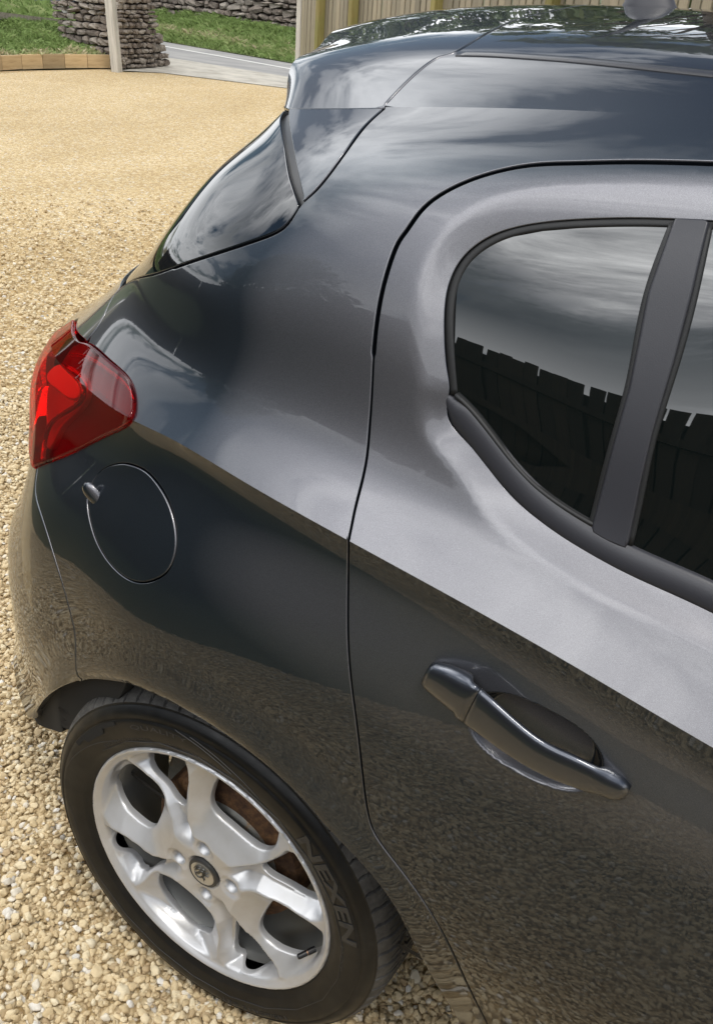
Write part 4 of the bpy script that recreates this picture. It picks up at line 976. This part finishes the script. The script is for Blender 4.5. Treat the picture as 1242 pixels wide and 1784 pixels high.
rot3 = np.stack([RNG.normal(0, .35, len(SZ)), RNG.normal(0, .35, len(SZ)), RNG.uniform(0, 6.28, len(SZ))], 1)
for nm, arr_, ty in (('sc', sc3, 'FLOAT_VECTOR'), ('ro', rot3, 'FLOAT_VECTOR')):
    a_ = me.attributes.new(nm, ty, 'POINT'); a_.data.foreach_set('vector', arr_.astype(np.float32).ravel())
a_ = me.attributes.new('tint0', 'FLOAT', 'POINT'); a_.data.foreach_set('value', RNG.random(len(SZ)).astype(np.float32))
gs = mesh_obj('gravel_stones', me, None, kind='stuff'); tag(gs, 'rounded golden and grey gravel stones around the wheel', 'gravel')
NV = 7
ng = bpy.data.node_groups.new('gravel_scatter', 'GeometryNodeTree')
ng.interface.new_socket('Geometry', in_out='INPUT', socket_type='NodeSocketGeometry'); ng.interface.new_socket('Geometry', in_out='OUTPUT', socket_type='NodeSocketGeometry')
gn = lambda t, **k: (lambda o: ([setattr(o, a, b) for a, b in k.items()], o)[1])(ng.nodes.new(t))
gi, go = gn('NodeGroupInput'), gn('NodeGroupOutput'); GL = lambda a, b: ng.links.new(a, b)
gtoi = gn('GeometryNodeGeometryToInstance')
for i in range(NV):
    ico = gn('GeometryNodeMeshIcoSphere'); ico.inputs['Radius'].default_value = 1.0; ico.inputs['Subdivisions'].default_value = 3 if i < 7 else 2
    pos = gn('GeometryNodeInputPosition'); vv = gn('ShaderNodeTexVoronoi', feature='F1', distance='EUCLIDEAN'); vv.inputs['Scale'].default_value = .95
    ad = gn('ShaderNodeVectorMath', operation='ADD'); GL(pos.outputs[0], ad.inputs[0]); ad.inputs[1].default_value = (i*7.3, i*3.1, i*5.7)
    no = gn('ShaderNodeTexNoise'); no.inputs['Scale'].default_value = .85; no.inputs['Detail'].default_value = 1.5; GL(ad.outputs[0], no.inputs['Vector'])
    GL(ad.outputs[0], vv.inputs['Vector'])
    m1 = gn('ShaderNodeMath', operation='MULTIPLY_ADD'); GL(vv.outputs['Distance'], m1.inputs[0]); m1.inputs[1].default_value = -.55; m1.inputs[2].default_value = .98
    m2 = gn('ShaderNodeMath', operation='MULTIPLY_ADD'); GL(no.outputs['Fac'], m2.inputs[0]); m2.inputs[1].default_value = .7; GL(m1.outputs[0], m2.inputs[2])
    mu = gn('ShaderNodeVectorMath', operation='SCALE'); GL(pos.outputs[0], mu.inputs[0]); GL(m2.outputs[0], mu.inputs['Scale'])
    spn = gn('GeometryNodeSetPosition'); GL(ico.outputs['Mesh'], spn.inputs['Geometry']); GL(mu.outputs[0], spn.inputs['Position'])
    sm = gn('GeometryNodeSetShadeSmooth'); GL(spn.outputs[0], sm.inputs['Geometry']); sm.inputs['Shade Smooth'].default_value = True
    mt = gn('GeometryNodeSetMaterial'); mt.inputs['Material'].default_value = STONE; GL(sm.outputs[0], mt.inputs['Geometry']); GL(mt.outputs[0], gtoi.inputs[0])
iop = gn('GeometryNodeInstanceOnPoints'); GL(gi.outputs[0], iop.inputs['Points']); GL(gtoi.outputs[0], iop.inputs['Instance']); iop.inputs['Pick Instance'].default_value = True
def named(nm, ty):
    o = gn('GeometryNodeInputNamedAttribute', data_type=ty); o.inputs['Name'].default_value = nm; return o.outputs['Attribute']
e2r = gn('FunctionNodeEulerToRotation'); GL(named('ro', 'FLOAT_VECTOR'), e2r.inputs[0]); GL(e2r.outputs[0], iop.inputs['Rotation']); GL(named('sc', 'FLOAT_VECTOR'), iop.inputs['Scale'])
rv_ = gn('FunctionNodeRandomValue', data_type='INT'); rv_.inputs['Min'].default_value = 0; rv_.inputs['Max'].default_value = NV-1
for s_ in rv_.inputs:
    if s_.name == 'Min' and s_.type == 'INT': s_.default_value = 0
    if s_.name == 'Max' and s_.type == 'INT': s_.default_value = NV-1
GL([o for o in rv_.outputs if o.type == 'INT' and o.enabled][0], iop.inputs['Instance Index'])
sna = gn('GeometryNodeStoreNamedAttribute', data_type='FLOAT', domain='INSTANCE'); sna.inputs['Name'].default_value = 'tint'; GL(iop.outputs[0], sna.inputs['Geometry'])
GL(named('tint0', 'FLOAT'), [s_ for s_ in sna.inputs if s_.name == 'Value' and s_.enabled][0]); GL(sna.outputs[0], go.inputs[0])
md = gs.modifiers.new('scatter', 'NODES'); md.node_group = ng
# ---- shared rough stones for the walls
def rock_mesh(seed):
    bm = bmesh.new(); bmesh.ops.create_cube(bm, size=2.0); bmesh.ops.subdivide_edges(bm, edges=bm.edges[:], cuts=1, use_grid_fill=True); r_ = random.Random(seed)
    for v in bm.verts:
        c = v.co.copy(); k = sum(abs(q_)**4 for q_ in c)**.25; c = c/k
        v.co = Vector([q_*(1+r_.uniform(-.24, .24)) for q_ in c])
    me = bpy.data.meshes.new('stone'); bm.to_mesh(me); bm.free(); return me
WST = material('brown_field_stone', (.2,.16,.13), .9); q = NT(WST)
rr1 = q.rnd(); base = q.ramp(rr1, [(0, (.10,.075,.060)), (.3, (.18,.14,.115)), (.6, (.25,.21,.175)), (.85, (.33,.29,.245)), (1, (.44,.40,.35))])
q.set(Base_Color=q.mix(.45, base, q.ramp(q.noise(2.4, 5, .7), [(.35, (.09,.07,.055)), (.65, (.40,.35,.30))])), Normal=q.bump(q.noise(6, 4, .6), .6, .02))
CORE = material('wall_core_earth', (.035,.028,.022), .95)
ROCKS = [rock_mesh(i) for i in range(9)]
for m in ROCKS: m.materials.append(WST)
def stone_face(parent, o, t, n, length, z0, z1, hmin, hmax, wmin, wmax, depth=.09, skew=0.0, limit=999):
    """courses of separate stones on the face of a wall"""
    z = z0; cnt = 0
    while z < z1 and cnt < limit:
        h = random.uniform(hmin, hmax); x = -random.uniform(0, wmin)
        while x < length:
            w = random.uniform(wmin, wmax)*random.choice((.7, 1, 1, 1.3))
            hh = h*random.uniform(.75, 1.1); cx_ = x+w/2; c = Vector(o)+Vector(t)*cx_+Vector(n)*random.uniform(-.04, .018)+Vector((0, 0, z+h/2+skew*cx_))
            if cx_ < length+.03:
                ob = bpy.data.objects.new('stone', random.choice(ROCKS)); COL.objects.link(ob); ob.parent = parent
                tt = Vector(t); nn_ = Vector(n); M = Matrix((tt, -nn_, Vector((0,0,1)))).transposed().to_4x4()
                rz = Matrix.Rotation(random.uniform(-.22, .22), 4, 'Y') @ Matrix.Rotation(random.choice((0, math.pi)), 4, 'X')
                ob.matrix_parent_inverse = parent.matrix_basis.inverted()
                ob.matrix_basis = Matrix.Translation(c) @ M @ rz @ Matrix.Diagonal((w*.50, depth, hh*.49, 1)); cnt += 1
            x += w*1.0+.004
        z += h+.003
def core(parent, o, t, n, length, z0, z1, thick, name='wall_core'):
    c = Vector(o)+Vector(t)*length/2-Vector(n)*(thick/2+.035)+Vector((0, 0, (z0+z1)/2)); m = MB()
    tt, nn_ = Vector(t), Vector(n); M = Matrix((tt, nn_, Vector((0,0,1)))).transposed()
    m.box(c, (length-.06, thick, z1-z0), M); m.build(name, CORE, parent)
gw = empty('dry_stone_wall', (-10.2, 11.1, 0), label='end of a brown dry stone wall behind the pale gate post', cat='wall')
core(gw, (-10.14,10.92,0), (0,1,0), (1,0,0), .66, 0, 1.45, .9)
stone_face(gw, (-10.14,10.90,0), (0,1,0), (1,0,0), .68, 0, 1.42, .045, .095, .05, .13, .07)
stone_face(gw, (-11.35,10.90,0), (1,0,0), (0,-1,0), 1.18, 0, 1.42, .06, .12, .10, .24, .08)
sw_ = empty('low_stone_wall', (-10.2, 11.75, 0), label='low rough stub of stone wall at the corner of the drive entrance', cat='wall')
core(sw_, (-10.22,11.62,0), (0,1,0), (1,0,0), .32, 0, .38, .4)
stone_face(sw_, (-10.22,11.60,0), (0,1,0), (1,0,0), .34, 0, .40, .08, .15, .05, .10, .07)
fw = empty('roadside_stone_wall', (-13.2, 17.6, .3), label='long brown field stone wall above the grassy roadside bank', cat='wall')
a_, b_ = Vector((-17.6, 18.25, 0)), Vector((-9.4, 16.95, 0)); t_ = (b_-a_).normalized(); n_ = Vector((t_.y, -t_.x, 0))
core(fw, a_, t_, n_, (b_-a_).length, .1, 2.1, .4)
stone_face(fw, a_, t_, n_, (b_-a_).length, .36, 1.62, .08, .15, .14, .36, .09, limit=298)
cm = MB(); cm.box(a_+t_*4.1-n_*.2+Vector((0,0,1.88)), (8.2, .36, .46), Matrix((t_, n_, Vector((0,0,1)))).transposed()); cm.build('wall_top', WST, fw)
# ---- timber
def wood(name, c0, c1, c2, green=0.0, scale=(14,14,.8)):
    m = material(name, c1, .85); q = NT(m); r_ = q.rnd(); g_ = q.noise(3.0, 8, .65, sc=scale, dist=.3)
    c = q.ramp(g_, [(.3, c0), (.5, c1), (.75, c2)]); v = q.ramp(r_, [(0, (.72,.72,.72)), (1, (1.25,1.22,1.18))]); c = q.mix(1.0, c, v, 'MULTIPLY')
    if green: c = q.mix(q.ramp(q.noise(1.6, 4, .6), [(.4, (0,0,0)), (.7, (green,)*3)]), c, (.16,.17,.045))
    q.set(Base_Color=c, Normal=q.bump(g_, .35, .004)); return m
WGREY = wood('weathered_fence_board', (.15,.125,.09), (.27,.24,.18), (.37,.335,.26), .22)
WMOSS = wood('mossy_fence_post', (.15,.12,.04), (.24,.20,.07), (.32,.28,.13), .8)
WPALE = wood('pale_weathered_post', (.30,.29,.27), (.47,.46,.43), (.60,.59,.56), .05, (12,12,.7))
WEDGE = wood('sawn_timber_edging', (.36,.25,.13), (.50,.37,.21), (.58,.45,.28), .0, (1,9,9))
WDARK = wood('dark_fence_board', (.025,.018,.012), (.050,.038,.026), (.085,.065,.045), .0)  # dark wood tone shared by both picket fences
def fence(name, a, b, z1, pitch, bw, mat, label, posts=(), rails=(), rail_side=1, pm=None, jag=.02, posth=None, start=0.0):
    a, b = Vector((*a, 0)), Vector((*b, 0)); t = (b-a).normalized(); n = Vector((t.y, -t.x, 0)); Lf = (b-a).length
    root = empty(name, tuple((a+b)/2), label=label, cat='fence'); M = Matrix((t, n, Vector((0,0,1)))).transposed()
    mb = MB().box((0,0,.5), (1,1,1)); me = new_mesh('board', mb.V, mb.F); me.materials.append(mat); inv = root.matrix_basis.inverted(); i = 0; x = start
    while x < Lf and i < 300:
        w = bw*random.uniform(.9, 1.06); ob = bpy.data.objects.new('board', me); COL.objects.link(ob); ob.parent = root; ob.matrix_parent_inverse = inv
        tilt = Matrix.Rotation(random.gauss(0, .006), 4, 'Y')
        ob.matrix_basis = Matrix.Translation(a+t*(x+w/2)+n*random.uniform(-.004, .006)+Vector((0,0,.03))) @ M.to_4x4() @ tilt @ Matrix.Diagonal((w, .018, z1-.03+random.uniform(-jag, jag), 1)); x += pitch*random.uniform(.97, 1.03); i += 1
    for px_ in posts:
        m = MB(); m.box((0,0,0), (.095, .095, (posth or z1+.05))); o = m.build('post', pm or WMOSS, root, world_space=False); o.matrix_parent_inverse = inv
        o.matrix_basis = Matrix.Translation(a+t*px_+n*.062+Vector((0,0,(posth or z1+.05)/2))) @ M.to_4x4()
    for z_ in rails:
        m = MB(); m.box((0,0,0), (Lf, .04, .085)); o = m.build('rail', mat, root, world_space=False); o.matrix_parent_inverse = inv
        o.matrix_basis = Matrix.Translation((a+b)/2+n*.034*rail_side+Vector((0,0,z_))) @ M.to_4x4()
    return root
fence('closeboard_fence', (-7.46,11.64), (1.6,5.43), 1.92, .118, .100, WGREY, 'weathered vertical board fence with mossy posts beyond the car roof', posts=(.78,1.80,3.85,5.9,7.2,9.1), jag=.012)
pf = fence('picket_fence', (7.0,-3.05), (-14.0,-3.05), 2.02, .1000, .0925, WDARK, 'dark picket fence seen only as a reflection in the side windows', posts=(1.2,3.6,6.0,8.4,10.8,13.2,15.6,18.0,20.4), rails=(.45,1.1,1.7), pm=WDARK, jag=.014)
m = MB(); m.box((-3.5, -3.085, .955), (20.9, .012, 1.89)); m.build('backing_panel', WDARK, pf)
pf2 = fence('picket_fence', (-14.1,-3.0), (-14.1,4.4), 2.02, .1000, .0925, WDARK, 'dark picket fence across the far end of the lawn, mirrored beside the rear lamp', posts=(1.2,3.6,6.0), rails=(.45,1.1,1.7), pm=WDARK, jag=.014)
m = MB(); m.box((-14.135, .7, .955), (.012, 7.3, 1.89)); m.build('backing_panel', WDARK, pf2)
for o_ in (pf, pf2): o_['group'] = 'dark picket fences round the lawn'
def post(name, p0, p1, w, label, cat, mat):
    m = MB(); p0, p1 = Vector(p0), Vector(p1); L_ = (p1-p0).length; m.box((0,0,L_/2), (w[0], w[1], L_)); o = m.build(name, mat, None, world_space=False)
    o.location = p0; o.rotation_euler = (p1-p0).to_track_quat('Z', 'Y').to_euler(); tag(o, label, cat); bv = o.modifiers.new('b', 'BEVEL'); bv.width = .008; return o
post('gate_post', tuple(at(199,123,z=0)+np.array([.06,0,-.03])), tuple(at(184,-40,x=-10.0)+np.array([.05,0,.0])), (.12,.13), 'pale weathered timber gate post leaning against the dry stone wall', 'post', WPALE)
post('fence_end_post', (-7.52,11.68,0), (-7.52,11.68,1.95), (.075,.075), 'slim whitish post at the left end of the board fence', 'post', WPALE)
# timber edging along the drive
ke = empty('timber_edging', (-10.5, 9.9, 0), label='low timber board edging between golden gravel and grass bank', cat='edging')
kp = smooth_path([tuple(at(-420,186,z=0)[:2]), tuple(at(-250,152,z=0)[:2]), tuple(at(-100,133,z=0)[:2]), tuple(at(0,123,z=0)[:2]), tuple(at(100,119,z=0)[:2]), tuple(at(193,119,z=0)[:2])], .34)
for i in range(len(kp)-1):
    a, b = Vector((*kp[i], 0)), Vector((*kp[i+1], 0)); t = (b-a).normalized(); h_ = .185-.0*i; m = MB(); m.box((0,0,h_/2), ((b-a).length-.008, .05, h_+random.uniform(-.008, .008)))
    o = m.build('board', WEDGE, ke, world_space=False); o.matrix_parent_inverse = ke.matrix_basis.inverted(); o.matrix_basis = Matrix.Translation((a+b)/2+Vector((-t.y, t.x, 0))*.02) @ Matrix((t, Vector((-t.y, t.x, 0)), Vector((0,0,1)))).transposed().to_4x4()
# grass banks
GRASS = material('grass_blade', (.10,.17,.03), .7); q = NT(GRASS); at_ = q.n('ShaderNodeAttribute', attribute_name='tone')
q.set(Base_Color=q.ramp(at_.outputs['Fac'], [(0, (.13,.19,.05)), (.4, (.21,.30,.085)), (.7, (.32,.37,.15)), (.86, (.46,.41,.24)), (1, (.60,.51,.34))]))
BANK = material('bank_soil', (.10,.11,.04), .95); q = NT(BANK); q.set(Base_Color=q.ramp(q.noise(2.5, 6, .65), [(.35, (.05,.085,.02)), (.6, (.12,.14,.045)), (.8, (.26,.22,.11))]))
def bank(name, P, label, nx=24, ny=8, mat=BANK):
    """P: two polylines (foot, head) in 3-D"""
    f_, h_ = [np.array(smooth_path(q_, .25)) for q_ in P]; f_ = f_[np.linspace(0, len(f_)-1, nx).astype(int)]; h_ = h_[np.linspace(0, len(h_)-1, nx).astype(int)]
    V_ = []; 
    for j in range(ny):
        t = j/(ny-1)
        for i in range(nx): c = f_[i]*(1-t)+h_[i]*t; V_.append((c[0], c[1], c[2]+(.05*math.sin(i*1.7+j)+.04*math.sin(i*.6))*math.sin(math.pi*t)))
    F_ = [(j*nx+i, j*nx+i+1, (j+1)*nx+i+1, (j+1)*nx+i) for j in range(ny-1) for i in range(nx-1)]
    mesh_obj(name, new_mesh(name, V_, F_, True), mat, kind='structure'); return np.array(V_).reshape(ny, nx, 3)
def blades(name, grid, n, hmin, hmax, label, tonef, wid=.006):
    ny, nx, _ = grid.shape; V_ = np.empty((n, 4, 3)); r_ = RNG; j = r_.random(n)*(ny-1.001); i = r_.random(n)*(nx-1.001); a, b = j.astype(int), i.astype(int); u_, v_ = (j-a)[:,None], (i-b)[:,None]
    P = (grid[a,b]*(1-u_)*(1-v_)+grid[a+1,b]*u_*(1-v_)+grid[a,b+1]*(1-u_)*v_+grid[a+1,b+1]*u_*v_)
    cl = np.sin(P[:,0]*5.1+P[:,1]*3.3)*np.sin(P[:,1]*6.7-P[:,0]*2.1); h = r_.uniform(hmin, hmax, n)*(1+.45*cl); an = r_.uniform(0, 6.28, n); d = np.stack([np.cos(an), np.sin(an), np.zeros(n)], 1); ln = r_.normal(0, .35, (n, 2))
    up_ = np.c_[ln, np.ones(n)]; V_[:,0] = P-d*wid; V_[:,1] = P+d*wid; V_[:,2] = P+up_*h[:,None]*.6+d*wid*.7; V_[:,3] = P+up_*h[:,None]+np.c_[ln*h[:,None]*.9, -abs(ln[:,:1])*h[:,None]*.5]
    V_ = V_.reshape(-1, 3); F_ = [(4*k, 4*k+1, 4*k+2, 4*k+3) for k in range(n)]; me = new_mesh(name, V_, F_)
    tone = np.clip(tonef(j/(ny-1), P, cl)+r_.normal(0, .13, n), 0, 1); at2 = me.attributes.new('tone', 'FLOAT', 'POINT'); at2.data.foreach_set('value', np.repeat(tone, 4).astype(np.float32))
    o = mesh_obj(name, me, GRASS, kind='stuff'); tag(o, label, 'grass')
gb = bank('grass_bank', ([(-14.6,1.0,.17),(-11.6,5.2,.17),(-10.9,8.2,.17),(-10.75,9.0,.17),(-10.42,10.80,.15)], [(-16.5,1.6,.62),(-14.4,6.0,.62),(-13.4,9.0,.60),(-13.0,10.8,.52),(-12.3,13.2,.44)]), '')
blades('bank_grass', gb[:,8:], 40000, .03, .085, 'rough green grass on the bank behind the timber edging', lambda t, P, c: .34-.10*t+.45*(t < .10)+.12*c, .007)
g2_ = bank('upper_lawn', ([(-16.5,1.6,.62),(-14.4,6.0,.62),(-13.4,9.0,.60),(-13.0,10.8,.52),(-12.3,13.2,.44)], [(-22,3,.7),(-20,8,.7),(-18,12,.6),(-17,14,.5),(-15,16,.4)]), '')
blades('lawn_grass', g2_[:,6:], 14000, .06, .16, 'taller bright green grass above the wooden rail', lambda t, P, c: .38+.1*c, .009)
rb = bank('roadside_bank', ([(-21,19.4,0),(-13.45,15.85,0),(-11.4,15.28,0),(-9.5,14.78,0),(-6.5,14.2,0)], [(-20,19.4,.5),(-15.7,18.0,.44),(-13.2,17.6,.42),(-11.1,17.25,.38),(-7.5,16.7,.34)]), '')
blades('roadside_grass', rb[:,4:], 36000, .05, .13, 'green and straw coloured verge grass below the roadside wall', lambda t, P, c: .30+.55*np.clip(1-abs(t-.28)/.30, 0, 1)*(.6+.5*c)-.05*t, .008)
# rail on posts on the bank
rl = empty('wooden_rail', (-12.5, 11.4, .45), label='grey weathered rail on a short post crossing the grass bank', cat='rail')
m = MB(); pa, pb_ = Vector(at(-120,12,x=-12.5)), Vector(at(122,42,x=-12.5)); dd = pb_-pa; m.box((pa+pb_)/2, (dd.length, .05, .10), dd.to_track_quat('X', 'Z').to_matrix()); m.build('rail', WPALE and wood('grey_rail', (.14,.125,.10), (.22,.20,.165), (.30,.28,.24), .1, (1,9,9)), rl)
m = MB(); pp = at(116,32,x=-12.52); m.box((pp[0], pp[1], .75), (.09,.09,.75)); m.build('post', WPALE, rl)
# blue grey shed beyond the lawn
BL = wood('blue_grey_painted_board', (.10,.13,.16), (.16,.20,.24), (.22,.26,.30)); sh = empty('board_shed', (-17.2, 14.0, .3), label='blue grey boarded outbuilding beyond the lawn at upper left', cat='shed')
me = new_mesh('board', *[getattr(MB().box((0,0,.5), (1,1,1)), a) for a in ('V', 'F')]); me.materials.append(BL)
for i in range(26):
    ob = bpy.data.objects.new('board', me); COL.objects.link(ob); ob.parent = sh; ob.matrix_parent_inverse = sh.matrix_basis.inverted(); ob.matrix_basis = Matrix.Translation((-17.0+random.uniform(-.015,.015), 11.2+i*.235, .2)) @ Matrix.Diagonal((.03, .17 if i % 2 else .215, 2.2, 1))
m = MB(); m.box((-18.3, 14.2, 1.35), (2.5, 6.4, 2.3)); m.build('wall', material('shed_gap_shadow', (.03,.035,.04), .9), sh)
# ---- trees whose crowns the paint mirrors
LEAF = material('tree_leaf', (.06,.09,.02), .6); q = NT(LEAF); at_ = q.n('ShaderNodeAttribute', attribute_name='tone'); q.set(Base_Color=q.ramp(at_.outputs['Fac'], [(0, (.035,.055,.014)), (.5, (.065,.10,.025)), (1, (.12,.15,.045))]))
BARK = material('tree_bark', (.10,.075,.05), .9)
def tree(name, x, y, h, rad, label, seed, crown0=.28, n=7000, leaf=.07, conical=0.0, clumps=90):
    r_ = np.random.default_rng(seed); root = empty(name, (x, y, 0), label=label, cat='tree', group=None)
    m = MB(); m.tube([(x,y,0),(x+.1,y,h*.3),(x-.05,y+.1,h*.6),(x,y,h*.85)], [h*.03, h*.022, h*.014, h*.004], 8)
    C = []
    for i in range(clumps):
        t = r_.random()**.8; z = h*(crown0+(1-crown0)*t); w = rad*(math.sin(math.pi*min(1, .12+t*.88))**.6*(1-conical)+conical*(1-t)**.8+.06); a = r_.uniform(0, 6.28); d = w*r_.random()**.35
        C.append((x+d*math.cos(a), y+d*math.sin(a), z, rad*r_.uniform(.10, .26)))
        if i % 3 == 0: m.tube([(x, y, z*.72), ((x*1.2+C[-1][0]*.8)/2, (y*1.2+C[-1][1]*.8)/2, z*.88), C[-1][:3]], [h*.006, h*.004, h*.0015], 5)
    C = np.array(C); k = r_.integers(0, clumps, n); v = r_.normal(0, 1, (n, 3)); v /= np.linalg.norm(v, axis=1, keepdims=True); P = C[k,:3]+v*C[k,3:]*(r_.random((n, 1))**.4)*np.array([1, 1, .75])
    A = r_.normal(0, 1, (n, 3)); A /= np.linalg.norm(A, axis=1, keepdims=True); Bv = np.cross(A, r_.normal(0, 1, (n, 3))); Bv /= np.linalg.norm(Bv, axis=1, keepdims=True); s_ = leaf*r_.uniform(.6, 1.3, (n, 1))
    V_ = np.stack([P-A*s_, P+Bv*s_*.45, P+A*s_, P-Bv*s_*.45], 1).reshape(-1, 3); me = new_mesh('crown', V_, [(4*i, 4*i+1, 4*i+2, 4*i+3) for i in range(n)])
    a3 = me.attributes.new('tone', 'FLOAT', 'POINT'); a3.data.foreach_set('value', np.repeat(np.clip(r_.normal(.5, .25, n), 0, 1), 4).astype(np.float32))
    mesh_obj('crown', me, LEAF, root); m.build('trunk', BARK, root, smooth=True)
tree('bushy_tree', -6.6, -5.4, 4.75, 2.3, 'tall bushy tree mirrored in the rear quarter panel', 3, .10, 15000, .085, .35, 260)
tree('ash_tree', -1.6, 9.6, 7.2, 2.5, 'leafy tree over the fence mirrored at the right of the car roof', 5, .22, 14000, .09, .0, 110)
tree('overhanging_tree', 1.2, 8.6, 7.0, 2.3, 'tree right of the leafy ash, mirrored past the roof aerial', 6, .22, 10000, .09, .0, 90)
for i, (x, y, h, rd, lb) in enumerate(((-9.5, 19.5, 5.4, 2.3, 'broad tree standing behind the roadside wall nearest the fence end'), (-5.5, 18.0, 5.0, 2.2, 'middle tree of the row mirrored in the spoiler top'), (-1.8, 16.5, 5.6, 2.3, 'tree of the row behind the fence, right of the middle one'), (-14.5, 21.5, 5.6, 2.6, 'far tree of the row behind the roadside wall on the left'))):
    tree('hedgerow_tree', x, y, h, rd, lb, 20+i, .15, 8000, .11, .1, 110)
